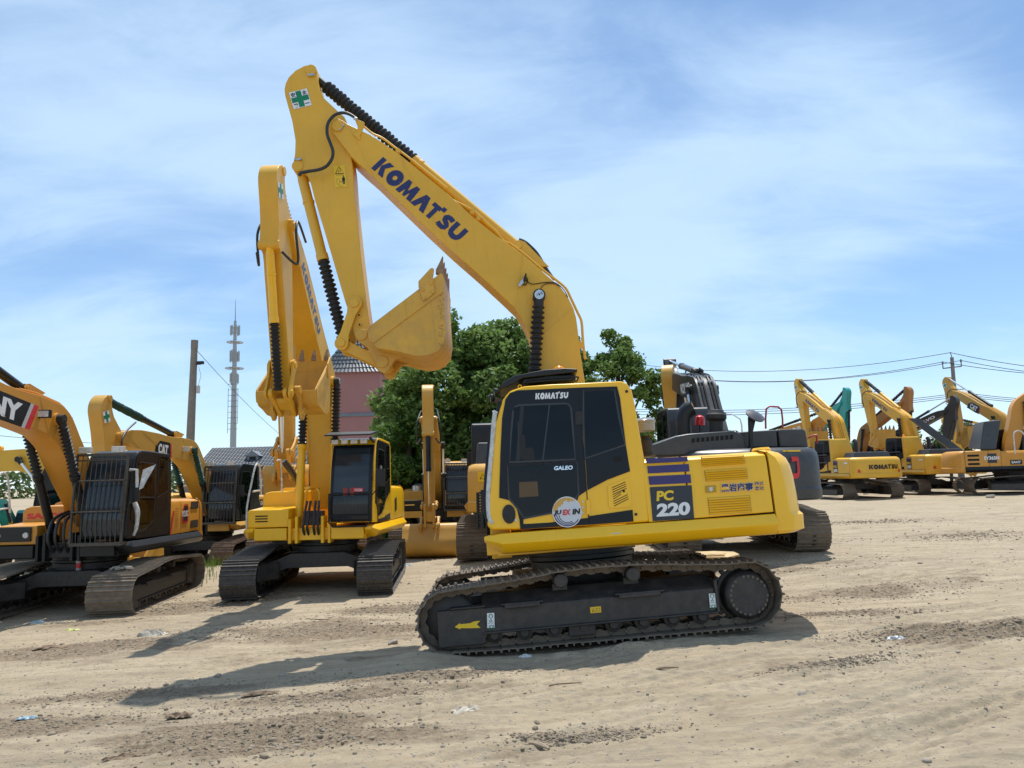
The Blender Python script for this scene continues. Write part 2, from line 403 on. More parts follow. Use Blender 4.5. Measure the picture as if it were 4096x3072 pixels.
SOIL = []   # churned darker earth: centre and size as they lie on the ground
for X, Y, rx, ry, a, st in ((60, 1540, 1.6, .32, .08, 1), (330, 1480, 1.7, .26, .12, .9), (560, 1560, 1.3, .36, .15, 1.1), (700, 1500, 1.2, .25, .1, .9), (640, 1590, 1.1, .3, .15, 1), (780, 1345, 1.8, .5, .1, .9), (600, 1340, 1.8, .6, .2, .7), (420, 1290, 2.2, .9, .5, .9), (130, 1380, 2.6, .5, .1, .8),
        (870, 1300, 1.2, .5, .2, .9), (950, 1455, 1.0, .18, .1, 1), (1900, 1300, 1.9, .5, .1, .8), (1990, 1395, 1.3, .2, .1, .9), (2150, 1405, 1.2, .2, .05, 1), (1830, 1345, 1.1, .2, .1, .7), (2050, 1076, 8, 1.6, .0, .75), (1880, 1150, 2, .8, 0, .5), (1600, 1240, 2.5, 1.2, 0, .5), (1270, 1590, .6, .1, .1, .7), (1800, 1460, .8, .1, .3, .35), (2100, 1180, 2.0, .8, .1, .4)):
    p = g2(X, Y); SOIL.append((p.x, p.y, rx, ry, a, st))
def soil(x, y):
    s = np.zeros_like(x)
    for cx, cy, rx, ry, a, st in SOIL: s = np.maximum(s, st * (.78 if cx > 1 else 1) * blob(x, y, cx, cy, rx, ry, a))
    n = fbm(x * 1.1, y * 2.0, 5, 31, .6)
    m = s * 1.2 + (n - .5) * 1.9 + .16 * blob(x, y, -5.5, 9.5, 6.5, 4.5)
    return np.clip((m - .30) / .35, 0, 1)
RUTS = []
for pts, wd, dp in (([(400, 1659), (900, 1530), (1350, 1440), (1700, 1385), (2212, 1330)], .30, .016), ([(650, 1659), (1050, 1570), (1500, 1480), (1850, 1420), (2212, 1375)], .28, .014), ([(1000, 1659), (1400, 1575), (1800, 1490), (2212, 1410)], .22, .016), ([(1650, 1659), (1900, 1600), (2212, 1500)], .34, .04), ([(1900, 1659), (2060, 1620), (2260, 1560)], .30, .035),
                    ([(0, 1600), (400, 1545), (760, 1500), (1000, 1470)], .26, .012), ([(0, 1490), (300, 1450), (600, 1400), (850, 1370)], .28, .012), ([(0, 1650), (300, 1612), (560, 1580)], .22, .012), ([(1500, 1320), (1800, 1290), (2212, 1250)], .4, .018), ([(1700, 1260), (1950, 1225), (2212, 1180)], .4, .014), ([(1800, 1100), (2000, 1090), (2212, 1120)], .7, .02)):
    RUTS.append((smooth2([tuple(g2(*p))[:2] for p in pts], 10), wd * 1.35, dp))
def ruts(x, y):
    z = np.zeros_like(x)
    for P_, wd, dp in RUTS:
        xs_ = [p[0] for p in P_]; ys_ = [p[1] for p in P_]
        if y.min() > max(ys_) + 2 or y.max() < min(ys_) - 2 or x.min() > max(xs_) + 2 or x.max() < min(xs_) - 2: continue
        best = np.full(x.shape, 9e9); along = np.zeros_like(x); cum = 0
        for a, b in zip(P_[:-1], P_[1:]):
            dx, dy = b[0] - a[0], b[1] - a[1]; L = math.hypot(dx, dy)
            t = np.clip(((x - a[0]) * dx + (y - a[1]) * dy) / (L * L), 0, 1); d = np.hypot(x - a[0] - t * dx, y - a[1] - t * dy)
            m = d < best; best = np.where(m, d, best); along = np.where(m, cum + t * L, along); cum += L
        u = best / wd; fade = np.clip(fbm(along * .8, along * 0 + wd * 31, 2, 5) * 2.6 - .6, 0, 1)
        z += 1.5 * fade * dp * (-np.exp(-(u * 1.3) ** 4) + .55 * np.exp(-((u - 1.25) * 3.2) ** 2)) + fade * .003 * np.exp(-(u * 1.2) ** 6) * np.sign(np.sin(along * 2 * math.pi / .15 + best * 14)) \
            + fade * .006 * np.exp(-(u * .75) ** 8) * 1.7 * np.sin(best * 2 * math.pi / .13)
    return z
def hills(x, y):
    z = .10 * blob(x, y, *g2(1900, 1290).xy, 1.8, .35, .05) + .10 * blob(x, y, *g2(2160, 1395).xy, 1.2, .2) + .07 * blob(x, y, *g2(2000, 1385).xy, 1.0, .15) + .12 * blob(x, y, -1.15, 9.1, .5, .25) + .06 * blob(x, y, .9, 9.02, 2.3, .14, .03) * np.clip(fbm(x * 4, y * 3, 3, 66) * 2.5 - .6, 0, 1.3) + .14 * blob(x, y, *g2(2000, 1075).xy, 9, .5)
    return z
def ground_z(x, y, fine=True):
    z = base_z(x, y)
    near = np.clip((140 - y) / 100, 0, 1)
    z = z + .05 * (fbm(x * .35, y * .35, 3, 3) - .5) * near
    if fine:
        s = soil(x, y); f = np.clip(1 - (y - 25) / 30, 0, 1)
        z = z + ruts(x, y) + hills(x, y) * (.75 + .5 * fbm(x * 3, y * 3, 3, 77))
        ca_, sa_ = math.cos(.13), math.sin(.13); u2, v2 = x * ca_ + y * sa_, -x * sa_ + y * ca_ + .25 * np.sin(x * .35)
        z = z + f * (1 - .6 * s) * (.022 * (fbm(u2 * .5, v2 * 6.5, 3, 91, .6) - .5) + .012 * (fbm(u2 * 1.3, v2 * 17, 2, 95, .5) - .5))
        z = z + f * (.020 * (fbm(x * 2.2, y * 3.2, 5, 11, .58) - .5) + s * (.055 * (fbm(x * 5, y * 5, 5, 21, .68) - .42)) + .008 * (fbm(x * 14, y * 14, 3, 41, .6) - .5))
    return z
def axis(segs):
    out = []
    for a, b, n in segs: out += list(np.linspace(a, b, n, endpoint=False))
    out.append(segs[-1][1]); return np.array(out)
gx_ = axis([(-4000, -300, 6), (-300, -60, 12), (-60, -22, 60), (-22, -9, 170), (-9, 9, 560), (9, 22, 190), (22, 60, 150), (60, 300, 14), (300, 4000, 6)])
gy_ = axis([(-400, -8, 8), (-8, 3.8, 30), (3.8, 12, 330), (12, 22, 210), (22, 50, 260), (50, 150, 80), (150, 500, 14), (500, 4500, 8)])
GX, GY = np.meshgrid(gx_, gy_); GZ = np.zeros_like(GX); GS = np.zeros_like(GX)
for i0 in range(0, GX.shape[0], 60):
    for j0 in range(0, GX.shape[1], 120):
        sl_ = (slice(i0, i0 + 60), slice(j0, j0 + 120)); fn_ = GY[sl_].min() < 60 and GX[sl_].max() > -30 and GX[sl_].min() < 45 and GY[sl_].max() > -5
        GZ[sl_] = ground_z(GX[sl_], GY[sl_], fn_)
        if fn_: GS[sl_] = soil(GX[sl_], GY[sl_])
def gz_many(x, y):
    x, y = np.asarray(x, float), np.asarray(y, float)
    i = np.clip(np.searchsorted(gx_, x) - 1, 0, len(gx_) - 2); j = np.clip(np.searchsorted(gy_, y) - 1, 0, len(gy_) - 2)
    u, v = (x - gx_[i]) / (gx_[i + 1] - gx_[i]), (y - gy_[j]) / (gy_[j + 1] - gy_[j])
    return (GZ[j, i] * (1 - u) + GZ[j, i + 1] * u) * (1 - v) + (GZ[j + 1, i] * (1 - u) + GZ[j + 1, i + 1] * u) * v
def gz(x, y): return float(gz_many([x], [y])[0])
ny, nx = GX.shape
me = bpy.data.meshes.new('ground'); me.vertices.add(nx * ny)
me.vertices.foreach_set('co', np.stack([GX, GY, GZ], -1).astype(np.float32).ravel())
idx = np.arange(nx * ny).reshape(ny, nx); F_ = np.stack([idx[:-1, :-1], idx[:-1, 1:], idx[1:, 1:], idx[1:, :-1]], -1).reshape(-1, 4)
me.loops.add(F_.size); me.loops.foreach_set('vertex_index', F_.ravel().astype(np.int32))
me.polygons.add(len(F_)); me.polygons.foreach_set('loop_start', (np.arange(len(F_)) * 4).astype(np.int32)); me.polygons.foreach_set('loop_total', np.full(len(F_), 4, np.int32))
me.polygons.foreach_set('use_smooth', np.ones(len(F_), bool)); me.update()
at_ = me.attributes.new('soil', 'FLOAT', 'POINT'); at_.data.foreach_set('value', GS.ravel().astype(np.float32))
g_o = bpy.data.objects.new('ground', me); COL.objects.link(g_o); tag(g_o, 'dusty pale tan dirt yard with ruts and churned patches', 'ground', kind='structure')
gm = bpy.data.materials.new('dusty yard dirt'); gm.use_nodes = True; N, L = gm.node_tree.nodes, gm.node_tree.links; b = N['Principled BSDF']; me.materials.append(gm)
b.inputs['Roughness'].default_value = .92; b.inputs['Specular IOR Level'].default_value = .25
tcn = N.new('ShaderNodeTexCoord'); at_n = N.new('ShaderNodeAttribute'); at_n.attribute_name = 'soil'
def gn(scale, det, rough, sx=1, sy=1, rot=0.0):
    mp = N.new('ShaderNodeMapping'); mp.inputs['Scale'].default_value = (sx, sy, 1); mp.inputs['Rotation'].default_value = (0, 0, rot); L.new(tcn.outputs['Object'], mp.inputs[0])
    n = N.new('ShaderNodeTexNoise'); n.inputs['Scale'].default_value = scale; n.inputs['Detail'].default_value = det; n.inputs['Roughness'].default_value = rough; L.new(mp.outputs[0], n.inputs[0]); return n.outputs['Fac']
def mr(src, a, b_, c, d):
    n = N.new('ShaderNodeMapRange'); n.inputs['From Min'].default_value = a; n.inputs['From Max'].default_value = b_; n.inputs['To Min'].default_value = c; n.inputs['To Max'].default_value = d; L.new(src, n.inputs[0]); return n.outputs[0]
def mixc(f, A, B):
    n = N.new('ShaderNodeMix'); n.data_type = 'RGBA'
    L.new(f, n.inputs['Factor'])
    for k_, v in (('A', A), ('B', B)):
        if isinstance(v, tuple): n.inputs[k_].default_value = (*v, 1)
        else: L.new(v, n.inputs[k_])
    return n.outputs['Result']
c1 = mixc(mr(gn(.5, 6, .6), .35, .65, 0, 1), (.40, .318, .212), (.335, .27, .186))
c1 = mixc(mr(gn(3.2, 8, .7, .25, 1.3, -.25), .42, .62, 0, .8), c1, (.50, .41, .285))
c1 = mixc(mr(gn(5, 8, .72, .10, 2.6, -.13), .50, .66, 0, .7), c1, (.29, .235, .165))
c1 = mixc(mr(gn(9, 8, .75), .50, .72, 0, .75), c1, (.235, .205, .165))
vor = N.new('ShaderNodeTexVoronoi'); vor.inputs['Scale'].default_value = 34; L.new(tcn.outputs['Object'], vor.inputs[0])
vs_ = N.new('ShaderNodeSeparateColor'); L.new(vor.outputs['Color'], vs_.inputs[0])
peb = mr(vs_.outputs[0], .78, .80, 0, 1); pd = mr(vor.outputs['Distance'], .25, .45, 1, 0); pm = N.new('ShaderNodeMath'); pm.operation = 'MULTIPLY'; L.new(peb, pm.inputs[0]); L.new(pd, pm.inputs[1])
gravm = N.new('ShaderNodeMath'); gravm.operation = 'MULTIPLY'; L.new(pm.outputs[0], gravm.inputs[0]); L.new(mr(gn(.32, 4, .6), .46, .6, .15, .9), gravm.inputs[1])
c1 = mixc(gravm.outputs[0], c1, mixc(vs_.outputs[1], (.16, .15, .14), (.46, .43, .38)))
sn = N.new('ShaderNodeMath'); sn.operation = 'MULTIPLY'; L.new(at_n.outputs['Fac'], sn.inputs[0]); L.new(mr(gn(16, 8, .75), .38, .58, .35, 1.0), sn.inputs[1])
c1 = mixc(sn.outputs[0], c1, (.195, .145, .096))
L.new(c1, b.inputs['Base Color'])
bh = N.new('ShaderNodeMath'); bh.operation = 'ADD'; L.new(gn(22, 10, .78, .6, 1.2), bh.inputs[0]); L.new(mr(gravm.outputs[0], 0, 1, 0, .7), bh.inputs[1])
bp = N.new('ShaderNodeBump'); bp.inputs['Strength'].default_value = .85; bp.inputs['Distance'].default_value = .030; L.new(bh.outputs[0], bp.inputs['Height']); L.new(bp.outputs[0], b.inputs['Normal'])

# ------------------------------------------------------------------ loose stones, one mass too many to count
def lumps(name, n, fn, m, seed, **kw):
    rs = np.random.RandomState(seed); ico = bmesh.new(); bmesh.ops.create_icosphere(ico, subdivisions=1, radius=1); bv_ = np.array([v.co[:] for v in ico.verts]); bf = np.array([[v.index for v in f.verts] for f in ico.faces]); ico.free()
    V_, F2 = [], []; k = 0
    while k < n:
        r = fn(rs)
        if r is None: continue
        x, y, s = r; sc = s * rs.uniform(.55, 1.2, 3); sc[2] *= .7; a = rs.uniform(0, 6.28); j = bv_ * (1 + rs.uniform(-.28, .28, (len(bv_), 1))) * sc
        V_.append((x, y, s, a, j)); k += 1
    xs, ys = np.array([v[0] for v in V_]), np.array([v[1] for v in V_]); zs = gz_many(xs, ys); out = []
    for (x, y, s, a, j), z in zip(V_, zs):
        c, s_ = math.cos(a), math.sin(a); out.append(np.stack([j[:, 0] * c - j[:, 1] * s_ + x, j[:, 0] * s_ + j[:, 1] * c + y, j[:, 2] + z + s * .05], 1))
    co = np.concatenate(out); nv = len(bv_); fc = np.concatenate([bf + i * nv for i in range(len(out))])
    me = bpy.data.meshes.new(name); me.vertices.add(len(co)); me.vertices.foreach_set('co', co.astype(np.float32).ravel())
    me.loops.add(fc.size); me.loops.foreach_set('vertex_index', fc.ravel().astype(np.int32)); me.polygons.add(len(fc)); me.polygons.foreach_set('loop_start', (np.arange(len(fc)) * 3).astype(np.int32)); me.polygons.foreach_set('loop_total', np.full(len(fc), 3, np.int32)); me.update()
    me.materials.append(m); o = bpy.data.objects.new(name, me); COL.objects.link(o); return o
M_STN = mat('stone', (.30, .26, .21), .85, noise=.45, nscale=2.3); M_CLOD = mat('dirt clod', (.25, .20, .145), .95, noise=.4, nscale=3)
def f_soil(rs):
    i = rs.randint(len(SOIL)); cx, cy, rx, ry, a, st = SOIL[i]; u, v = rs.normal(0, .55) * rx, rs.normal(0, .65) * ry
    x, y = cx + u * math.cos(a) - v * math.sin(a), cy + u * math.sin(a) + v * math.cos(a)
    if y < 4.5 or y > 30: return None
    return x, y, min(.036, .005 + rs.exponential(.0052)) * (1 if y < 14 else 1.5)
def f_all(rs):
    y = 4.6 + rs.rand() ** 1.5 * 26; x = rs.uniform(-.72, .72) * y
    return x, y, min(.032, .003 + rs.exponential(.0040)) * (1 if y < 12 else 1.4)
tag(lumps('dirt_clods', 19000, f_soil, M_CLOD, 3), 'dark crumbly dirt clods over the churned patches', 'dirt clods', kind='stuff')
tag(lumps('gravel', 12000, f_all, M_STN, 4), 'fine pale and grey gravel strewn over the yard', 'gravel', kind='stuff')

# ------------------------------------------------------------------ litter, stones and plates that can be picked out
def gp(px, py, k=.54): p = on_ground(px / k, py / k, 0); 
def gpt(X, Y):
    p = g2(X, Y)
    for _ in range(4): p = on_ground(X / .54, Y / .54, gz(p.x, p.y))
    return p
def crumple(name, X, Y, sx, sy, h, m, label, cat, seed, rz=0, group=None):
    sx *= .9; h *= .8; p = gpt(X, Y); rs = random.Random(seed); mb = MB(); n = 9
    vs = []
    for j in range(n):
        for i in range(n):
            u, v = i / (n - 1) - .5, j / (n - 1) - .5; e = 1 - (2 * max(abs(u), abs(v))) ** 3
            r = 1 + rs.uniform(-.22, .22)
            vs.append((u * sx * r + rs.uniform(-.1, .1) * sx / n, v * sy * r, .006 + h * e * rs.uniform(.1, 1)))
    mb.add(vs, [(j * n + i, j * n + i + 1, (j + 1) * n + i + 1, (j + 1) * n + i) for j in range(n - 1) for i in range(n - 1)])
    mb.v = [(v[0] * math.cos(rz) - v[1] * math.sin(rz), v[0] * math.sin(rz) + v[1] * math.cos(rz), v[2]) for v in mb.v]
    o = mb.build(name, m, None, smooth=0); o.location = (p.x, p.y, p.z); tag(o, label, cat, group); return o
def rock(X, Y, s, label, seed, m=None, group='stones lying on the dirt', flat=.7, name='stone', cat='stone'):
    p = gpt(X, Y); bm = bmesh.new(); bmesh.ops.create_icosphere(bm, subdivisions=2, radius=s); rs = random.Random(seed)
    q = [Vector((rs.uniform(-1, 1), rs.uniform(-1, 1), rs.uniform(-1, 1))).normalized() for _ in range(7)]
    for v in bm.verts:
        for d in q:
            t = v.co.dot(d)
            if t > s * .62: v.co -= d * (t - s * .62)
        v.co.z *= flat
    me = bpy.data.meshes.new(name); bm.to_mesh(me); bm.free(); me.materials.append(m or M_STN); o = bpy.data.objects.new(name, me); COL.objects.link(o); o.location = (p.x, p.y, p.z + s * flat * .35); tag(o, label, cat, group); return o
M_RAG = mat('dirty rag', (.36, .28, .19), .9, noise=.3, nscale=20); M_BRN = mat('brown cloth', (.20, .14, .09), .9, noise=.4, nscale=20); M_POLY = mat('pale plastic', (.40, .36, .29), .5, noise=.25, nscale=15); M_BLUEP = mat('blue plastic', (.26, .36, .42), .5, noise=.2, nscale=15)
crumple('glove', 1010, 1537, .30, .16, .05, M_POLY, 'cream work glove lying flattened on the bare dirt in front of the nearest machine', 'glove', 1, .3)
crumple('face_mask', 57, 1552, .17, .09, .03, M_BLUEP, 'pale blue face mask on the churned earth near the left edge', 'mask', 2, .1)
crumple('rag', 385, 1548, .24, .13, .05, M_BRN, 'brown folded rag on the dirt, left of the long boom shadow', 'rag', 3, .2)
crumple('rag', 262, 1640, .28, .12, .05, M_BRN, 'tan strip of cloth on the dirt at the very bottom of the view', 'rag', 4, .35)
crumple('rag', 110, 1400, .42, .20, .05, M_BRN, 'flat grey-brown rag lying ahead of the amber machine', 'rag', 5, -.1)
crumple('plastic_bag', 328, 1372, .42, .22, .12, M_POLY, 'crumpled cream plastic bag on the dirt between two crawler tracks', 'plastic bag', 6, .1)
crumple('plastic_scrap', 155, 1362, .20, .11, .04, mat('lemon plastic', (.6, .6, .2), .5), 'lemon-yellow plastic scrap beside the wide dusty track', 'litter', 7)
crumple('plastic_bottle', 80, 1347, .22, .08, .07, M_BLUEP, 'flattened pale blue bottle in the shade of the amber machine', 'bottle', 8, .2)
crumple('blue_rag', 880, 1222, .35, .14, .05, M_BLUEP, 'blue cloth scrap by the rear of the painted black track', 'rag', 9, .5)
crumple('cardboard', 690, 1335, .45, .22, .03, M_RAG, 'curled brown board on pale sand ahead of the front-on machine', 'cardboard', 10, -.15)
crumple('cardboard', 560, 1500, .35, .10, .04, M_BRN, 'dark curled scrap lying across the long boom shadow', 'cardboard', 11, .2)
crumple('foil_scrap', 1135, 1420, .16, .07, .05, M_WRAP, 'crushed white carton at the foot of the nearest crawler track', 'litter', 12, .1)
crumple('foil_scrap', 1935, 1381, .22, .09, .06, M_WRAP, 'crumpled white wrapper on the ridge of loose earth', 'litter', 13, -.1)
for i_, (X, Y, s, lb) in enumerate(((1735, 1502, .050, 'tan cubic stone alone on the smooth dirt'), (2115, 1533, .022, 'small dark stone at the right of the smooth dirt'), (1410, 1517, .022, 'dark pebble on the smooth dirt below the shadow'), (1160, 1562, .028, 'dark stone beside a second one low in the dirt'), (1157, 1575, .030, 'dark stone nearest the bottom beside a second one'), (850, 1390, .08, 'dusty lump of earth at the head of the boom shadow'), (470, 1462, .05, 'round brown clod on pale gravel left of the shadow'), (610, 1460, .045, 'brown clod just above the long shadow edge'), (1270, 1387, .05, 'broken concrete chip under the crawler'), (1600, 1130, .06, 'pebble behind the machine'), (1380, 1495, .02, 'tiny pebble on the smooth dirt'), (2140, 1075, .22, 'flat pale concrete slab lying by the far parked row'), (2085, 1066, .14, 'thin upright stone shard near the far parked row'), (1870, 1068, .16, 'pale rubble lump by the grass tuft'))):
    rock(X, Y, s, lb, 50 + i_, M_STN if i_ not in (1, 2, 3, 4) else M_CLOD)
rock(995, 1283, .13, 'red brick chunk on the gravel left of the nearest track', 90, mat('brick', (.35, .13, .07), .9), None, .6, 'brick', 'brick')
def stick(X, Y, X2, Y2, r, label, m=M_BRN):
    a, b_ = gpt(X, Y), gpt(X2, Y2); c = (a + b_) / 2 + Vector((0, .008, .004)); mb = MB(); mb.tube([(v.x, v.y, v.z + .012) for v in (a, a.lerp(c, .5) + Vector((0, 0, .006)), c, c.lerp(b_, .6), b_)], [r, r * .8, r, r * .7, r * .4], 6); tag(mb.build('stick', m), label, 'stick')
stick(1186, 1484, 1257, 1477, .009, 'thin brown stick on the dirt below the machine shadow'); stick(1418, 1448, 1467, 1444, .012, 'dark twig just outside the shadow')
stick(1145, 1608, 1187, 1620, .022, 'short broken piece of wood low on the dirt', M_RAG)
# steel cover plate lying on the far crawler of the nearest machine
pl = at_depth(1535 / .54, 1204 / .54, 12.6); mb = MB(); o2 = [(-.42, -.12), (-.30, -.22), (.25, -.22), (.45, -.02), (.40, .18), (.10, .26), (-.25, .22), (-.42, .06)]
mb.prismz(o2, 0, .05); mb.prismz([(-.05, .0), (.10, .06), (.25, .0), (.10, -.06)], .05, .06); mb.prismz([(-.30, .0), (-.2, .04), (-.1, .0), (-.2, -.04)], .05, .06); mb.prismz([(-.1, -.16), (.2, -.16), (.2, -.14), (-.1, -.14)], .05, .07)
o = mb.build('cover_plate', mat('sandy painted steel', (.50, .36, .17), .6, noise=.15, nscale=6), None, .008); o.location = (pl.x, pl.y, pl.z); o.rotation_euler = (R(6), 0, R(-6)); tag(o, 'sand-coloured steel cover plate lying on the far crawler behind the engine hood', 'plate')

# ------------------------------------------------------------------ plants
def leafmesh(name, pos, size, m, parent, seed, up=.35, asp=.55):
    rs = np.random.RandomState(seed); n = len(pos); nrm = rs.normal(size=(n, 3)); nrm[:, 2] = np.abs(nrm[:, 2]) + up; nrm /= np.linalg.norm(nrm, axis=1)[:, None]
    t = rs.normal(size=(n, 3)); t -= nrm * (t * nrm).sum(1)[:, None]; t /= np.linalg.norm(t, axis=1)[:, None]; w = np.cross(nrm, t); s = (size * rs.uniform(.6, 1.35, n))[:, None]
    v = np.stack([pos - t * s, pos + w * s * asp, pos + t * s, pos - w * s * asp], 1).reshape(-1, 3)
    me = bpy.data.meshes.new(name); me.vertices.add(4 * n); me.vertices.foreach_set('co', v.astype(np.float32).ravel()); me.loops.add(4 * n); me.loops.foreach_set('vertex_index', np.arange(4 * n, dtype=np.int32))
    me.polygons.add(n); me.polygons.foreach_set('loop_start', (np.arange(n) * 4).astype(np.int32)); me.polygons.foreach_set('loop_total', np.full(n, 4, np.int32)); me.update()
    a = me.attributes.new('tone', 'FLOAT', 'FACE'); a.data.foreach_set('value', rs.rand(n).astype(np.float32)); me.materials.append(m)
    o = bpy.data.objects.new(name, me); COL.objects.link(o); o.parent = parent; return o
def leafmat(name, dark, light, sc=.6):
    m = bpy.data.materials.new(name); m.use_nodes = True; N, L = m.node_tree.nodes, m.node_tree.links; b = N['Principled BSDF']; b.inputs['Roughness'].default_value = .6; b.inputs['Specular IOR Level'].default_value = .2
    at = N.new('ShaderNodeAttribute'); at.attribute_name = 'tone'; t = N.new('ShaderNodeTexCoord'); n = N.new('ShaderNodeTexNoise'); n.inputs['Scale'].default_value = sc; n.inputs['Detail'].default_value = 3; L.new(t.outputs['Object'], n.inputs[0])
    a = N.new('ShaderNodeMath'); a.operation = 'MULTIPLY_ADD'; a.inputs[1].default_value = .45; L.new(at.outputs['Fac'], a.inputs[0])
    r = N.new('ShaderNodeMapRange'); r.inputs['From Min'].default_value = .35; r.inputs['From Max'].default_value = .65; r.inputs['To Max'].default_value = .6; L.new(n.outputs['Fac'], r.inputs[0]); L.new(r.outputs[0], a.inputs[2])
    x = N.new('ShaderNodeMix'); x.data_type = 'RGBA'; x.inputs['A'].default_value = (*dark, 1); x.inputs['B'].default_value = (*light, 1); L.new(a.outputs[0], x.inputs['Factor']); L.new(x.outputs['Result'], b.inputs['Base Color'])
    tr_ = N.new('ShaderNodeBsdfTranslucent'); L.new(x.outputs['Result'], tr_.inputs['Color']); ms = N.new('ShaderNodeMixShader'); ms.inputs[0].default_value = .40; out = N['Material Output']
    L.new(b.outputs[0], ms.inputs[1]); L.new(tr_.outputs[0], ms.inputs[2]); L.new(ms.outputs[0], out.inputs[0]); return m
M_LEAF = leafmat('camphor leaves', (.065, .125, .032), (.215, .32, .085)); M_LEAF2 = leafmat('light leaves', (.05, .11, .02), (.15, .24, .05)); M_LEAF3 = leafmat('far leaves', (.055, .095, .035), (.13, .19, .07)); M_BARK = mat('bark', (.10, .075, .055), .9, noise=.3, nscale=6)
M_GRASS = leafmat('weeds', (.07, .14, .02), (.19, .30, .05))
def tree(label, x, y, h, r, low=.12, nl=14000, ls=.15, seed=0, m=M_LEAF, clumps=60, cr=.85, z0=None, group='trees behind the yard', sparse=False):
    z0 = gz(x, y) if z0 is None else z0; rs = np.random.RandomState(seed); rnd = random.Random(seed)
    root = empty('broadleaf_tree', Matrix.Translation((x, y, z0)), label, 'tree', group)
    mb = MB(); tr0 = .035 * h; mb.tube([(0, 0, -.3), (.05, 0, h * .2), (-.05, .1, h * .45), (.05, 0, h * .75)], [tr0, tr0 * .8, tr0 * .55, tr0 * .2], 8)
    cl = []
    for k in range(clumps):
        while True:
            d = rs.normal(size=3); d /= np.linalg.norm(d); rad = rs.uniform(.35, 1.0) ** .5
            p = d * rad; zz = (p[2] + 1) / 2
            wid = 1.0 if zz < .55 else 1 - ((zz - .55) / .45) ** 2 * .55
            q = np.array([p[0] * r * wid, p[1] * r * wid, h * (low + (.97 - low) * zz) - cr * .5])
            break
        cl.append(q)
    for q in cl[:12]:
        mb.tube([(0, 0, min(q[2] * .55, h * .4)), (q[0] * .5, q[1] * .5, q[2] * .8), tuple(q)], [tr0 * .4, tr0 * .22, .015], 5)
    mb.build('trunk', M_BARK, root)
    per = nl // clumps; P_ = []
    for q in cl:
        s = cr * rs.uniform(.7, 1.3); d = rs.normal(size=(per, 3)); d /= np.linalg.norm(d, axis=1)[:, None]; rad = rs.uniform(.25, 1, (per, 1)) ** (.45 if not sparse else .8)
        P_.append(q + d * rad * s * np.array([1, 1, .72]))
    leafmesh('crown', np.concatenate(P_), ls, m, root, seed + 1); return root
tree('tall dense dark tree whose top shows left of the big boom', -2.75, 34.5, 10.6, 2.8, .06, 26000, .13, 1, clumps=85)
tree('tallest dense tree standing behind the curve of the big boom', -.6, 35.5, 11.0, 3.0, .06, 26000, .13, 2, clumps=85)
tree('dense dark tree seen under the bend of the big boom', 2.0, 36.5, 10.4, 2.8, .06, 22000, .13, 3, clumps=80)
tree('looser tree with open outer twigs right of the boom foot', 4.75, 34.5, 8.9, 2.1, .12, 17000, .11, 4, clumps=95, cr=.45, sparse=True)
tree('low leafy light green tree hanging beside the pink tower', -4.45, 32.8, 6.3, 1.8, .03, 15000, .12, 5, m=M_LEAF2, clumps=60, cr=.7)
tree('dark narrow tree just behind the pink tower edge', -6.1, 42, 9.6, 1.4, .1, 9000, .14, 6, clumps=45)
far = [(19.5, 64, 5.3, 1.6), (23.0, 66, 5.6, 1.9), (29.5, 68, 4.6, 1.6), (36.2, 70, 5.4, 2.2), (32.5, 66, 5.6, 2.0), (41.5, 72, 6.6, 1.8), (44.2, 70, 6.4, 2.3), (48.0, 72, 6.2, 2.4), (52, 74, 5.8, 2.4), (15.5, 62, 4.2, 1.5), (26.5, 70, 5.2, 1.8), (38.8, 69, 4.8, 1.5)]
for i_, (x, y, h, r) in enumerate(far):
    tree('small pale green tree beyond the far row of parked machines', x, y, h, r, .35, 3200, .17, 20 + i_, m=M_LEAF3, clumps=26, cr=.6, group='small trees beyond the far row', sparse=True)
def weeds(name, label, spots, n, h, seed, w=.012):
    rs = random.Random(seed); mb = MB()
    for k in range(n):
        cx, cy, rx, ry = spots[rs.randrange(len(spots))]; x, y = cx + rs.gauss(0, rx), cy + rs.gauss(0, ry); z = gz(x, y); hh = h * rs.uniform(.3, 1.2); a = rs.uniform(0, 6.28); le = hh * rs.uniform(.1, .7)
        dx, dy = math.cos(a), math.sin(a); px_, py_ = -dy * w, dx * w
        mb.add([(x - px_, y - py_, z - .02), (x + px_, y + py_, z - .02), (x + dx * le * .4 + px_, y + dy * le * .4 + py_, z + hh * .65), (x + dx * le * .4 - px_, y + dy * le * .4 - py_, z + hh * .65), (x + dx * le, y + dy * le, z + hh)], [(0, 1, 2, 3), (3, 2, 4)])
    o = mb.build(name, M_GRASS, None, smooth=0, fix=False); tag(o, label, 'weeds', kind='stuff'); return o
def sp(X, Y, rx, ry): p = gpt(X, Y); return (p.x, p.y, rx, ry)
weeds('weeds', 'tall green weeds growing between the crawlers at the back', [sp(485, 1190, .35, .5), sp(455, 1225, .3, .5), sp(500, 1170, .3, .4)], 450, .30, 1, .006)
weeds('weeds', 'sparse green sprouts on the gravel at mid-yard', [sp(440, 1250, .7, .7), sp(400, 1240, .5, .6)], 160, .22, 2, .008)
weeds('weeds', 'green undergrowth under and behind the front-on machine', [sp(650, 1130, 2.5, .8), sp(820, 1160, .8, .5), sp(1010, 1150, 1, 1), sp(600, 1115, 2, .8)], 2600, .5, 3, .02)
weeds('weeds', 'bright grass tufts before the far row of machines', [sp(2010, 1056, 1.0, .6), sp(2060, 1052, 1.2, .6), sp(1930, 1062, .8, .4)], 1400, .34, 4, .03)

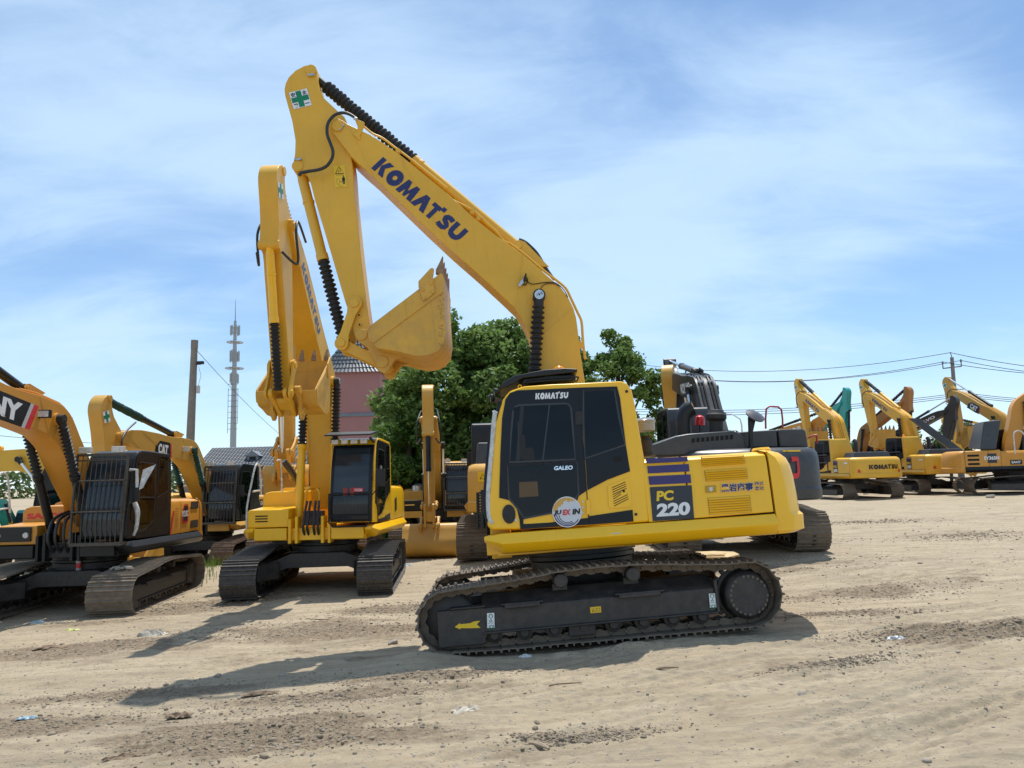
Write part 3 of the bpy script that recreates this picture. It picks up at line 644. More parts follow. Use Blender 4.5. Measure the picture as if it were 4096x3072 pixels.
rs_ = np.random.RandomState(77); nW = 26000; xw = rs_.uniform(-330, 330, nW); yw = 215 + 30 * np.sin(xw * .013) + rs_.uniform(0, 12, nW); hw = 4.2 + 3.6 * fbm(xw * .05, xw * 0 + 3, 4, 55, .6)
o = leafmesh('distant_wood', np.stack([xw, yw, rs_.rand(nW) ** .8 * hw - .3], 1), .75, M_LEAF3, None, 78); tag(o, 'low green wood along the far edge of the flat land', 'wood', kind='stuff')
# ------------------------------------------------------------------ buildings, masts and wires
M_PINK = mat('pink render', (.36, .165, .16), .85, noise=.06, nscale=.6, dust=.1); M_TILE = mat('grey roof tile', (.075, .085, .10), .45, noise=.35, nscale=5); M_TRIM = mat('grey trim', (.17, .19, .22), .7, noise=.15); M_CONC = mat('concrete', (.23, .21, .185), .85, noise=.2, nscale=4, bump=.15); M_SALM = mat('salmon render', (.42, .17, .13), .85, noise=.08)
def tiled(mb, c00, c10, c11, c01, nu, nv, amp=.05):
    """a roof slope of overlapping pantiles between four corners (eave left, eave right, ridge right, ridge left)"""
    q = quad_map(c00, c10, c01, c11); n_ = ((Vector(c10) - Vector(c00)).cross(Vector(c01) - Vector(c00))).normalized()
    vs = []; fs = []; M = nu * 4
    for j in range(nv):
        for e in (0, 1):
            for i in range(M + 1):
                u, v = i / M, (j + e) / nv; w = abs(math.sin(math.pi * i / 4)) * amp + (amp * .9 if e == 0 else 0); vs.append(q(u, v) + n_ * w)
    R_ = M + 1
    for r in range(2 * nv - 1):
        for i in range(M): fs.append((r * R_ + i, r * R_ + i + 1, (r + 1) * R_ + i + 1, (r + 1) * R_ + i))
    mb.add(vs, fs)
tw = empty('pink_tower', Matrix.Translation((-11.85, 58, -.2)), 'square pink rendered tower with a dark tiled pyramid roof, behind the machines', 'building')
W_ = 2.2
mb = MB(); mb.box2((-W_, -W_, 0), (W_, W_, 10.2)); mb.build('wall', M_PINK, tw, .02)
mb = MB()
for z_ in (6.9,): mb.box2((-W_ - .09, -W_ - .09, z_), (W_ + .09, W_ + .09, z_ + .26))
mb.build('ledge', M_TRIM, tw, .02)
mb = MB(); e0, zb = W_ + .25, 10.1
prof = [(e0, zb), (e0 * .76, zb + .75), (e0 * .52, zb + 1.7), (e0 * .26, zb + 2.9), (.02, zb + 4.0)]
for (a0_, z0_), (a1_, z1_) in zip(prof[:-1], prof[1:]):
    nu = max(3, int(a0_ / .14)); nv = max(2, int((z1_ - z0_) / .30))
    for rr in range(4):
        rot = Matrix.Rotation(rr * math.pi / 2, 3, 'Z'); c = [rot @ Vector(p) for p in ((-a0_, -a0_, z0_), (a0_, -a0_, z0_), (a1_, -a1_, z1_), (-a1_, -a1_, z1_))]; tiled(mb, *c, nu, nv, .045)
mb.build('roof', M_TILE, tw, smooth=0)
mb = MB(); mb.cyl((-.6, 0, zb + 1.5), (-.6, 0, zb + 6.0), .04, .02, 6); mb.build('lightning_rod', M_TRIM, tw)
bd = empty('long_building', Matrix.Translation((-38.5, 96, -.8)), 'long low building with a grey tiled roof, dormer and white-framed windows, salmon walls', 'building')
mb = MB(); mb.box2((-.5, 0, 0), (36, 10, 4.9)); bw_ = mb.build('wall', M_SALM, bd)
mb = MB(); mb.box2((-.7, -.35, 4.55), (36.3, .1, 4.85)); mb.box2((-.6, -.05, 3.35), (36, .05, 3.6)); mb.build('cornice', mat('dark cornice', (.10, .085, .08), .8), bd)
mb = MB(); tiled(mb, (-.9, -.6, 4.9), (36.5, -.6, 4.9), (36.5, 4.8, 7.6), (-.9, 4.8, 7.6), 90, 14, .07); mb.add([(-.9, 4.8, 7.6), (36.5, 4.8, 7.6), (36.5, 10.4, 4.9), (-.9, 10.4, 4.9)], [(0, 1, 2, 3)]); mb.add([(-.5, 0, 4.9), (-.5, 10, 4.9), (-.5, 4.8, 7.5)], [(0, 1, 2)]); rf = mb.build('roof', M_TILE, bd, smooth=0)
mb = MB(); mb.box2((4.9, 1.2, 5.6), (6.3, 3.4, 6.3)); mb.prism([(4.6, 6.3), (6.6, 6.3), (5.6, 7.0)], 1.0, 3.6); dm = mb.build('dormer', M_TRIM, rf)
mb = MB(); mb.box2((5.2, 1.17, 5.75), (6.0, 1.22, 6.2)); mb.build('dormer_opening', M_SLOT, dm)
for k in range(7):
    x0 = .9 + 5.1 * k; mb = MB(); mb.box2((x0, -.03, 1.3), (x0 + 3.6, .02, 3.4)); w_ = mb.build('window', mat('window glass', (.05, .07, .09), .1, spec=.6), bd)
    mb = MB()
    for xx in (x0, x0 + 1.2, x0 + 2.4, x0 + 3.6): mb.box2((xx - .05, -.08, 1.3), (xx + .05, -.02, 3.4))
    for zz in (1.3, 2.6, 3.4): mb.box2((x0 - .05, -.075, zz - .05), (x0 + 3.65, -.025, zz + .05))
    mb.build('window_frame', M_WHITE, w_)
# radio mast
ms = empty('radio_mast', Matrix.Translation((-54.6, 150, -.3)), 'tall pale tubular radio mast with two ring platforms and panel antennas', 'mast')
M_MAST = mat('mast paint', (.34, .36, .37), .6, noise=.08)
mb = MB(); mb.lathe((0, 0, 0), (0, 0, 34.5), [(0, .62), (12, .58), (22, .48), (29, .38), (34.5, .25)], 14); mb.build('pole', M_MAST, ms)
mb = MB(); mb.cyl((0, 0, 34.5), (0, 0, 38.9), .09, .03, 6); mb.build('lightning_rod', M_TRIM, ms)
for z_, r_ in ((30.2, 1.5), (25.0, 1.7)):
    mb = MB(); mb.tube([(r_ * math.cos(a), r_ * math.sin(a), z_) for a in np.linspace(0, 2 * math.pi, 25)[:-1]], .10, 6, True); mb.tube([(r_ * .55 * math.cos(a), r_ * .55 * math.sin(a), z_ + .1) for a in np.linspace(0, 2 * math.pi, 17)[:-1]], .08, 5, True)
    for a in range(0, 360, 60): mb.tube([(0, 0, z_), (r_ * math.cos(R(a)), r_ * math.sin(R(a)), z_)], .08, 5)
    mb.build('ring_platform', M_MAST, ms)
ra = random.Random(4)
for z_, nn, rr in ((32.6, 6, .85), (27.4, 6, .85), (23.0, 4, .95)):
    for k in range(nn):
        a = 2 * math.pi * k / nn + z_; x, y = rr * math.cos(a), rr * math.sin(a); h_ = ra.uniform(1.6, 2.4)
        mb = MB(); mb.box((x, y, z_), (.20, .14, h_), Matrix.Rotation(a, 3, 'Z')); mb.tube([(x * .8, y * .8, z_ - h_ * .6), (x * .8, y * .8, z_ + h_ * .6)], .05, 5); mb.tube([(0, 0, z_ + .5), (x, y, z_ + .5)], .05, 5); mb.tube([(0, 0, z_ - .5), (x, y, z_ - .5)], .05, 5); mb.build('antenna', M_MAST, ms)
mb = MB()
for s_ in (-1, 1): mb.tube([(s_ * .95, -.5, 13.2 + s_), (s_ * .95, -.5, 21)], .05, 5)
for z_ in np.arange(13, 22, 1.1): mb.tube([(-1.0, -.5, z_), (1.0, -.5, z_)], .045, 5)
mb.build('ladder_frame', M_TRIM, ms)
# concrete utility pole with a camera
p0, p1 = at_depth(409 / .54, 1000 / .54, 30), at_depth(420.5 / .54, 735 / .54, 30); u_ = (p1 - p0).normalized(); pb = p0 - u_ * (p0.z + .8)
up = empty('utility_pole', Matrix.Translation(pb), 'weathered grey concrete pole carrying a small security camera', 'utility pole')
top = p1 - pb; mb = MB(); mb.lathe((0, 0, 0), top, [(0, .20), (top.length - .35, .125), (top.length - .34, .135), (top.length, .135)], 14); mb.build('pole', M_CONC, up)
cp = top * .893; mb = MB(); mb.box((.34, -.05, cp.z), (.26, .12, .12)); mb.tube([(cp.x, 0, cp.z - .05), (cp.x + .2, -.03, cp.z - .05)], .03, 6); cm_ = mb.build('security_camera', M_BLK, up, .01); cm_.location = (cp.x - .05, 0, 0)
mb = MB(); mb.box((cp.x + .2, 0, cp.z - 1.05), (.12, .1, .3)); mb.tube([(cp.x + .2, 0, cp.z - .15), (cp.x + .3, 0, cp.z - .5), (cp.x + .2, 0, cp.z - .9)], .01, 5); mb.build('junction_box', M_GREYL, up)
def wire(a, b_, sag, r, label, grp='overhead wires'):
    a, b_ = Vector(a), Vector(b_); mb = MB(); mb.tube([a.lerp(b_, t) - Vector((0, 0, sag * 4 * t * (1 - t))) for t in [k / 24 for k in range(25)]], r, 5)
    tag(mb.build('overhead_wire', mat('cable black', (.03, .03, .035), .6)), label, 'wire', grp)
wire(top * .965 + pb, at_depth(640 / .54, 965 / .54, 60), .3, .012, 'thin wire slanting down from the concrete pole past the mast', None)
wire(at_depth(-60, 938 / .54, 60), at_depth(760, 965 / .54, 75), .2, .02, 'distant wire crossing low behind the amber booms', None)
# power pole on the right and its lines
q0, q1 = at_depth(2066 / .54, 900 / .54, 70), at_depth(2056 / .54, 772 / .54, 70); u_ = (q1 - q0).normalized(); qb = q0 - u_ * (q0.z + .5)
pp = empty('power_pole', Matrix.Translation(qb), 'leaning grey power pole with a crossarm behind the dusty amber boom', 'utility pole'); qt = q1 - qb
mb = MB(); mb.lathe((0, 0, 0), qt, [(0, .26), (qt.length, .15)], 10); mb.build('pole', M_CONC, pp)
mb = MB(); mb.bar((qt.x - .9, 0, qt.z - 1.0), (qt.x + .8, 0, qt.z - .85), .10); mb.bar((qt.x - .9, 0, qt.z - 1.0), (qt.x - .9, 0, qt.z - .6), .07); mb.bar((qt.x + .8, 0, qt.z - .85), (qt.x + .8, 0, qt.z - .45), .07); mb.tube([tuple(qt), tuple(qt + Vector((-.1, 0, .5)))], .04); mb.build('crossarm', M_TRIM, pp)
mb = MB()
for k, dx in enumerate((-.9, .8)): mb.lathe((qt.x + dx, 0, qt.z - .6 + .15 * k), (qt.x + dx, 0, qt.z - .35 + .15 * k), [(0, .07), (.1, .1), (.15, .06), (.25, .08)], 8)
mb.build('insulators', M_TRIM, pp)
T0 = q1 + Vector((-.1, 0, .45)); T1 = q1 + Vector((-.9, 0, -.4)); T2 = q1 + Vector((.8, 0, -.3))
wire(T0, at_depth(1240 / .54, 762 / .54, 92), 2.0, .028, 'topmost wire running from the power pole across the open sky'); wire(T1, at_depth(1240 / .54, 770 / .54, 92), 2.4, .028, 'upper wire of the lower pair running left from the power pole'); wire(T2, at_depth(1240 / .54, 775 / .54, 92), 2.4, .028, 'lower wire of the lower pair running left from the power pole')
wire(T0, at_depth(2500 / .54, 805 / .54, 66), .6, .028, 'topmost wire running right from the power pole'); wire(T1, at_depth(2500 / .54, 815 / .54, 66), .5, .028, 'upper wire of the pair running right from the power pole'); wire(T2, at_depth(2500 / .54, 819 / .54, 66), .5, .028, 'lower wire of the pair running right from the power pole')
for k, (ya, yb) in enumerate(((872, 848), (877, 852), (884, 856))):
    wire(at_depth(1180 / .54, ya / .54, 84), at_depth(2080 / .54, yb / .54, 76), 1.2, .028, ('uppermost', 'middle', 'lowest')[k] + ' of three low wires passing behind the yellow booms'); wire(at_depth(2080 / .54, yb / .54, 76), at_depth(2500 / .54, (yb + 14) / .54, 74), .5, .028, ('uppermost', 'middle', 'lowest')[k] + ' of three low wires at the right behind the dusty boom')
# street lamp
sl0 = at_depth(1607 / .54, 1000 / .54, 62); sl = empty('street_lamp', Matrix.Translation((sl0.x, 62, .2)), 'white street lamp with a blue tipped arm beside the charcoal boom', 'street lamp'); sh = at_depth(1605 / .54, 893 / .54, 62).z - .2
mb = MB(); mb.tube([(0, 0, 0), (0, 0, sh - .9), (-.1, 0, sh - .45), (-.7, 0, sh - .05), (-1.3, 0, sh)], [.09, .07, .06, .05, .05], 8); mb.build('pole', M_WHITE, sl); mb = MB(); mb.prism([(-2.15, sh - .10), (-1.95, sh + .02), (-1.5, sh + .14), (-1.2, sh + .06), (-1.3, sh - .06)], -.14, .14); mb.build('lamp_head', mat('blue lamp head', (.03, .08, .22), .4), sl, .01)
mb = MB(); mb.box((.0, -.1, sh - 2.4), (.5, .15, .45)); mb.box((.32, -.1, sh - 2.4), (.2, .15, .4)); mb.build('control_box', M_TRIM, sl)
# ------------------------------------------------------------------ excavators
H_ROOT = Matrix.Translation((0.95, 10.89, 0.012)) @ Matrix.Rotation(R(183), 4, 'Z') @ Matrix.Rotation(R(3), 4, 'Y') @ Matrix.Rotation(R(3), 4, 'X')
H_SWING = R(-3)
HU = Frame(H_ROOT @ Matrix.Rotation(H_SWING, 4, 'Z'))
HT = Frame(H_ROOT)
cA = crop(1900, 1400, .67812)
cD1, cD2, cD3 = crop(1100, 200, .36166), crop(1200, 900, .36166), crop(1700, 800, .36166)
c4, c5 = crop(1600, 2150, .36166), crop(2400, 2100, .36166)
def tr(fr, pts, yl): return [fr.xz(x, y, yl) for x, y in pts]
P = {}
P['boom'] = tr(HU, cD1([(607, 800), (614, 775), (645, 754), (692, 750), (742, 775), (800, 815), (965, 895), (1060, 940), (1200, 1030), (1360, 1140), (1480, 1235), (1900, 1580)])
     + cD3([(540, 195), (800, 400), (925, 490), (1080, 600), (1300, 790), (1420, 895), (1500, 965), (1580, 1070), (1640, 1190), (1672, 1300), (1692, 1450), (1712, 1650)]), .25) \
     + [(-0.27, 3.24), (-0.33, 2.5), (-0.30, 1.95), (-0.22, 1.72), (-0.05, 1.62), (0.12, 1.64), (0.22, 1.78), (0.34, 2.4), (0.40, 3.1)] \
     + tr(HU, cD3([(1185, 1659), (1178, 1600), (1148, 1480), (1080, 1340), (1000, 1205), (860, 1070), (600, 830), (290, 560), (0, 290)]) + cD1([(1100, 1410), (930, 1262), (845, 1180), (760, 1070), (660, 940), (612, 870)]), .25)
P['foot'] = (-0.05, 1.78)
P['arm'] = tr(HU, cD1([(225, 225), (325, 172), (360, 166), (415, 172), (452, 200), (468, 245), (464, 310), (490, 430), (540, 530), (700, 680), (765, 735), (795, 800), (815, 1000), (860, 1300), (885, 1659)])
     + cD2([(672, 330), (705, 600), (735, 850), (770, 1100), (768, 1215), (740, 1270), (700, 1300), (650, 1290), (615, 1250), (580, 1130), (540, 960), (500, 850), (380, 440), (250, 0)])
     + cD1([(440, 1659), (395, 1480), (350, 1370), (300, 1350), (215, 1330), (195, 1290), (205, 1220), (220, 1150), (225, 1000), (205, 880), (190, 790), (110, 500), (103, 430), (115, 370), (150, 300)]), .17)
def one(c, p, yl): return tr(HU, c([p]), yl)[0]
P['A_top'] = one(cD1, (400, 225), .17)      # arm cylinder rod pin
P['A_piv'] = one(cD1, (692, 845), .25)      # boom nose pin
P['A_cyl'] = one(cD3, (1035, 510), .1)      # arm cylinder foot on the boom
P['K_cyl'] = one(cD1, (250, 1285), .17)
P['K_rod'] = one(cD2, (455, 1305), .25)
P['K_lev'] = one(cD2, (603, 865), .25)
P['K_pin'] = one(cD2, (682, 1215), .3)
P['K_lnk'] = one(cD2, (910, 1515), .3)
P['B_pin'] = one(cD3, (1262, 1060), .36)
P['B_boot'] = one(cD3, (1243, 1500), .36)
BUCK = cD2([(752, 1150), (780, 1110), (1315, 705), (1500, 572), (1560, 525), (1586, 560), (1586, 720), (1600, 980), (1613, 1180), (1590, 1310), (1530, 1390), (1450, 1430), (1370, 1446), (1290, 1447), (1200, 1430), (1100, 1402), (980, 1380), (860, 1362), (800, 1312), (765, 1220)])
P['bucket'] = tr(HU, BUCK, .57)
P['strip'] = tr(HU, cD2([(760, 1160), (780, 1110), (1315, 705), (1560, 525), (1586, 560), (1584, 735), (800, 1310), (768, 1220)]), .6)
P['cutter'] = tr(HU, cD2([(1308, 620), (1440, 478), (1462, 470), (1482, 485), (1470, 580), (1490, 745), (1372, 838), (1350, 812), (1310, 690)]), .62)
P['bolts'] = tr(HU, cD2([(1452, 643), (1355, 717), (1470, 740), (1368, 816)]), .63)
P['ear'] = tr(HU, cD2([(612, 1215), (630, 1175), (680, 1150), (752, 1152), (765, 1240), (800, 1312), (880, 1370), (1100, 1405), (1200, 1440), (1060, 1475), (1000, 1560), (985, 1600), (930, 1640), (870, 1610), (840, 1540), (800, 1450), (740, 1350), (650, 1290)]), .3)
P['tooth'] = tr(HU, cD2([(1505, 545), (1508, 505), (1545, 430), (1576, 355), (1582, 500), (1586, 540)]), .5)
P['lip'] = tr(HU, cD2([(1525, 545), (1586, 540), (1588, 720), (1562, 720)]), .5)
P['cab'] = tr(HU, cA([(100, 1062), (72, 1040), (80, 880), (100, 660), (120, 430), (165, 290), (205, 240), (290, 212), (450, 200), (600, 194), (860, 182), (895, 192), (925, 235), (945, 320), (970, 470), (1000, 640), (1030, 1015), (600, 1042), (270, 1058)]), 1.33)
P['door'] = tr(HU, cA([(180, 290), (205, 255), (250, 238), (610, 222), (628, 430), (645, 600), (661, 828), (612, 862), (600, 898), (450, 966), (285, 1000), (286, 1027), (440, 1018), (668, 990), (671, 1031), (268, 1057), (262, 1000), (245, 930), (200, 886), (142, 872), (150, 600), (160, 400)]), 1.336)
P['rearwin'] = tr(HU, cA([(613, 222), (838, 215), (855, 280), (890, 560), (915, 715), (780, 766), (664, 827), (648, 600), (631, 430)]), 1.336)
P['lowstrip'] = tr(HU, cA([(673, 980), (930, 942), (935, 1012), (674, 1031)]), 1.336)
P['glass'] = tr(HU, cA([(225, 360), (235, 335), (260, 325), (535, 315), (555, 322), (567, 345), (580, 500), (592, 645), (205, 662), (212, 500)]), 1.342)
P['glass2'] = tr(HU, cA([(192, 684), (602, 658), (612, 848), (590, 880), (540, 905), (450, 962), (290, 992), (262, 950), (200, 872)]), 1.342)
P['rglass'] = tr(HU, cA([(640, 240), (822, 232), (850, 400), (885, 560), (650, 640), (640, 440)]), 1.342)
P['grill'] = tr(HU, cA([(782, 800), (908, 752), (926, 916), (915, 926), (800, 935), (788, 925)]), 1.34)
P['visor'] = tr(HU, cA([(148, 260), (160, 225), (190, 205), (235, 180), (400, 147), (520, 138), (590, 142), (592, 160), (560, 163), (280, 195), (230, 225), (200, 240)]), .8)
P['roofbox'] = tr(HU, cA([(272, 215), (285, 188), (440, 168), (585, 163), (588, 195), (440, 202)]), .9)

def rot2(p, c, a):
    ca, sa = math.cos(a), math.sin(a); x, z = p[0] - c[0], p[1] - c[1]
    return (c[0] + x * ca - z * sa, c[1] + x * sa + z * ca)

TRACK = [(1.82, .78), (1.36, .81), (.96, .84), (.56, .885), (.15, .905), (-.4, .895), (-.79, .87), (-1.17, .835), (-1.5, .81)] \
    + arc(-1.77, .405, .405, 88, 270, 12) + [(-1.2, 0), (-.4, 0), (.4, 0), (1.2, 0), (1.7, .01)] + arc(1.83, .395, .385, 270, 450, 12)[1:-1]
def track_mesh(detail=2):
    """one crawler belt on y = 0: shoes with three grousers, chain links and pins"""
    pts = [Vector(p) for p in TRACK]; n = len(pts)
    if (pts[0] - pts[-1]).length < 1e-4: pts.pop()
    cum = [0]
    for i in range(len(pts)): cum.append(cum[-1] + (pts[(i + 1) % len(pts)] - pts[i]).length)
    L = cum[-1]; N = round(L / .19); pit = L / N
    def at(s):
        s %= L
        for i in range(len(pts)):
            if s <= cum[i + 1]:
                t = (s - cum[i]) / (cum[i + 1] - cum[i]); return pts[i].lerp(pts[(i + 1) % len(pts)], t)
    mb = MB(); rnd = random.Random(3)
    sec = [(-.098, -.043), (-.100, -.004), (-.088, -.004), (-.080, -.030), (-.012, -.030), (-.007, -.003), (.006, -.003), (.012, -.030), (.070, -.030), (.077, -.001), (.089, -.001), (.093, -.036), (.075, -.046)]
    w = .34
    for i in range(N):
        s = i * pit; a, b = at(s - .08), at(s + .08); c = at(s); t = (b - a).normalized()
        nr = Vector((-t.y, t.x))
        if (c + nr * .1 - Vector((0, .4))).length < (c - nr * .1 - Vector((0, .4))).length: pass
        nr = Vector((t.y, -t.x)); mid = Vector((max(-1.77, min(1.83, c.x)), .4))
        if nr.dot(c - mid) < 0: nr = -nr
        def q(u, v, y): p = c + t * u + nr * v; return (p.x, y, p.y)
        e = rnd.uniform(-.003, .003); mb.cur = 0
        k = len(sec)
        mb.add([q(u, v + e, -w) for u, v in sec] + [q(u, v + e, w) for u, v in sec],
               [tuple(range(k)), tuple(range(2 * k - 1, k - 1, -1))] + [(j, j + k, (j + 1) % k + k, (j + 1) % k) for j in range(k)])
        if detail:
            mb.cur = 1
            for sy in (-1, 1):
                y0, y1 = sy * .085, sy * .125
                l = [(-.085, -.046), (.085, -.046), (.10, -.075), (.085, -.125), (.03, -.135), (-.03, -.110), (-.085, -.120), (-.10, -.08)]
                mb.add([q(u, v, y0) for u, v in l] + [q(u, v, y1) for u, v in l], [tuple(range(8)), tuple(range(15, 7, -1))] + [(j, j + 8, (j + 1) % 8 + 8, (j + 1) % 8) for j in range(8)])
            mb.add([q(u, v, y) for y in (-.15, .15) for u, v in [(.08, -.07), (.115, -.07), (.115, -.105), (.08, -.105)]], [(0, 1, 2, 3), (7, 6, 5, 4), (0, 4, 5, 1), (1, 5, 6, 2), (2, 6, 7, 3), (3, 7, 4, 0)])
            if detail > 1:
                for bx in (-.045, .045):
                    for by in (-.1, .1):
                        mb.add([q(bx + du, v, by + dy) for v in (-.031, -.020) for du, dy in ((-.011, -.011), (.011, -.011), (.011, .011), (-.011, .011))], [(4, 5, 6, 7), (0, 1, 5, 4), (1, 2, 6, 5), (2, 3, 7, 6), (3, 0, 4, 7)])
    return mb
_TM = {}
def track_obj(name, root, y, mats, detail):
    key = (detail, mats[0].name)
    if key not in _TM:
        o = track_mesh(detail).build(name, mats, root, smooth=0); _TM[key] = o.data
    else:
        o = bpy.data.objects.new(name, _TM[key]); COL.objects.link(o); o.parent = root
    o.location = (0, y, 0)
    return o

def boots(mb, p0, p1, r0, r1, n, cap=True):
    L = (Vector(p1) - Vector(p0)).length; prof = [(0, r0)]; st = L / n; rnd = random.Random(int(L * 1000))
    for i in range(n):
        j = 1 + rnd.uniform(-.05, .06)
        prof += [(st * (i + .12), r0), (st * (i + .44), r1 * j), (st * (i + .56), r1 * j), (st * (i + .88), r0)]
    prof.append((L, r0))
    mb.lathe(p0, p1, prof, 18, cap)

def excavator(label, M, swing=0.0, pose=(0, 0, 0), pal=None, style='k', detail=1, track=None, hero=False, opt=(), bk_=None, name='excavator', group='excavators parked in the yard'):
    pal = dict(dict(body=M_YEL, boom=M_YEL, cab=M_YEL, cw=M_YEL, skirt=M_YEL, bucket=M_BUCK, cyl=M_YEL, boot=M_RUB, panel=M_NAVY, glass=M_GLASS, hood=M_YEL), **(pal or {}))
    trk = track or (M_TRK, M_TRK)
    root = empty(name, M, label, 'excavator', group)
    D = detail; S = Matrix.Rotation(swing, 4, 'Z')
    bv = (lambda w: w) if D else (lambda w: 0)
    UB = lambda: MB(S)                                           # shapes on the slewing upper part
    # ---------------- undercarriage
    for sy in (1, -1):
        to = track_obj('track', root, sy * 1.29, trk, D); to.scale = (1, 1.22 if 'wide' in opt else 1, 1)
        m = MB()
        m.prismx([(sy * 1.02, .23), (sy * 1.53, .23), (sy * 1.53, .50), (sy * 1.30, .655), (sy * 1.02, .655)], -1.36, 1.42)
        m.prismx([(sy * 1.50, .212), (sy * 1.575, .212), (sy * 1.575, .236), (sy * 1.50, .236)], -1.37, 1.43)
        if D:
            m.box2((1.40, sy * 1.46, .10), (1.96, sy * 1.535, .515)); m.box2((1.38, sy * 1.40, .515), (1.80, sy * 1.56, .54))
            m.box2((-.75, sy * 1.46, .52), (-.15, sy * 1.60, .545)); m.box2((.70, sy * 1.46, .52), (1.20, sy * 1.60, .545))
            m.box2((-.70, sy * 1.57, .48), (-.20, sy * 1.60, .53)); m.box2((.74, sy * 1.57, .48), (1.16, sy * 1.60, .53))
            m.box2((.10, sy * 1.10, .09), (.42, sy * 1.50, .215)); m.box2((-1.40, sy * 1.30, .22), (-1.36, sy * 1.56, .60))
        fr = m.build('track_frame', M_FRAME, root, bv(.012))
        if D > 1 and sy == 1:
            d = MB()
            q = lambda c, pts, y=1.538: [tuple(HT.xz(*p, y)) for p in c(pts)]
            aw = q(c4, [(605, 990), (665, 945), (662, 960), (775, 948), (820, 928), (888, 920), (850, 960), (892, 1000), (785, 1003), (665, 1003), (668, 1018)], 1.54)
            d.add([(x, 1.54, z) for x, z in aw], [tuple(range(11))]); o = d.build('arrow_mark', M_YLET, fr)
            d = MB()
            for cc, a in ((c4, [(965, 1002), (1048, 998), (1042, 832), (962, 838)]), (c5, [(1217, 915), (1290, 910), (1277, 755), (1203, 760)])):
                z = q(cc, a, 1.546); d.add([(x, 1.546, z_) for x, z_ in z], [(0, 1, 2, 3)]); d.flush('hook_sticker', M_WHITE, fr)
            d = MB()
            for x0, z0 in ((HT.xz(*c4([(1004, 870)])[0], 1.548)), (HT.xz(*c5([(1240, 785)])[0], 1.548))):
                d.add([(a, 1.548, b) for a, b in stroke(arc(x0, z0, .022, -60, 240, 8), .009)[0]], stroke(arc(x0, z0, .022, -60, 240, 8), .009)[1])
                st = stroke([(x0, z0 - .02), (x0, z0 - .04), (x0 - .012, z0 - .055), (x0 + .012, z0 - .062), (x0 + .02, z0 - .045)], .009); d.add([(a, 1.548, b) for a, b in st[0]], st[1])
                st = stroke([(x0 - .035, z0 - .078), (x0 + .035, z0 - .078)], .004); d.add([(a, 1.548, b) for a, b in st[0]], st[1])
                st = stroke(arc(x0, z0 - .12, .018, 0, 360, 8), .007); d.add([(a, 1.548, b) for a, b in st[0]], st[1])
                st = stroke([(x0 - .026, z0 - .10), (x0 - .026, z0 - .14), (x0 + .026, z0 - .16), (x0 + .026, z0 - .10)], .006); d.add([(a, 1.548, b) for a, b in st[0]], st[1])
            d.build('hook_symbol', M_GREEN, fr)
            d = MB(); d.box2((.02, 1.532, .34), (.15, 1.537, .41)); d.build('warning_sticker', M_YSTK, fr)
            d = MB(); st = stroke([(.13, .355), (.11, .395), (.09, .355), (.13, .355)], .005); d.add([(a, 1.54, b) for a, b in st[0]], st[1])
            st = stroke([(.075, .36), (.035, .36), (.035, .39), (.075, .39), (.075, .36)], .004); d.add([(a, 1.54, b) for a, b in st[0]], st[1])
            d.build('warning_symbol', M_BLK, fr)
        if D:
            m = MB(); m.lathe((-1.77, sy * 1.16, .385), (-1.77, sy * 1.54, .385), [(0, .30), (.12, .30), (.13, .33), (.17, .33), (.18, .29), (.33, .28), (.37, .25), (.38, .235)], 40)
            for k in range(21):
                a = 2 * math.pi * k / 21
                px, pz = -1.77 + .345 * math.cos(a), .385 + .345 * math.sin(a)
                m.box((px, sy * 1.29, pz), (.06, .07, .05), Matrix.Rotation(-a, 3, 'Y'))
            sp = m.build('sprocket', M_FRAME, root, bv(.006))
            if D > 1:
                m = MB()
                for k in range(24):
                    a = 2 * math.pi * (k + .3) / 24
                    if k in (4, 11, 17): continue
                    px, pz = -1.77 + .222 * math.cos(a), .385 + .222 * math.sin(a)
                    m.cyl((px, sy * 1.535, pz), (px, sy * 1.555, pz), .017, seg=6)
                m.build('bolt_ring', M_TRK, sp)
            m = MB(); m.lathe((1.82, sy * 1.17, .395), (1.82, sy * 1.41, .395), [(0, .14), (.03, .27), (.05, .31), (.08, .33), (.09, .29), (.15, .29), (.16, .33), (.19, .31), (.21, .27), (.24, .14)], 32)
            m.build('idler', M_FRAME, root, bv(.005))
            for cx in (.47, -.40):
                m = MB(); m.lathe((cx, sy * 1.10, .745), (cx, sy * 1.58, .745), [(0, .05), (.08, .05), (.09, .085), (.2, .085), (.21, .06), (.30, .06), (.31, .085), (.47, .085), (.48, .07)], 20)
                m.box2((cx - .09, sy * 1.30, .62), (cx + .09, sy * 1.38, .70)); m.build('carrier_roller', M_FRAME, root, bv(.004))
            for k in range(8):
                cx = 1.30 - k * .355
                m = MB(); m.lathe((cx, sy * 1.06, .19), (cx, sy * 1.52, .19), [(0, .06), (.05, .06), (.06, .10), (.17, .10), (.18, .085), (.28, .085), (.29, .10), (.40, .10), (.41, .06), (.46, .05)], 14)
                m.build('track_roller', M_FRAME, root)
    m = MB()
    for x0, x1 in ((.35, .95), (-.95, -.35)):
        arch = [(-1.06, .30), (-1.06, .62), (-.85, .66), (-.55, .78), (.55, .78), (.85, .66), (1.06, .62), (1.06, .30), (.92, .24), (.80, .42), (.62, .49), (-.62, .49), (-.80, .42), (-.92, .24)]
        m.prismx(arch, x0, x1)
    m.box2((-.5, -.62, .50), (.5, .62, .80)); m.cyl((0, 0, .76), (0, 0, .90), .70, seg=32)
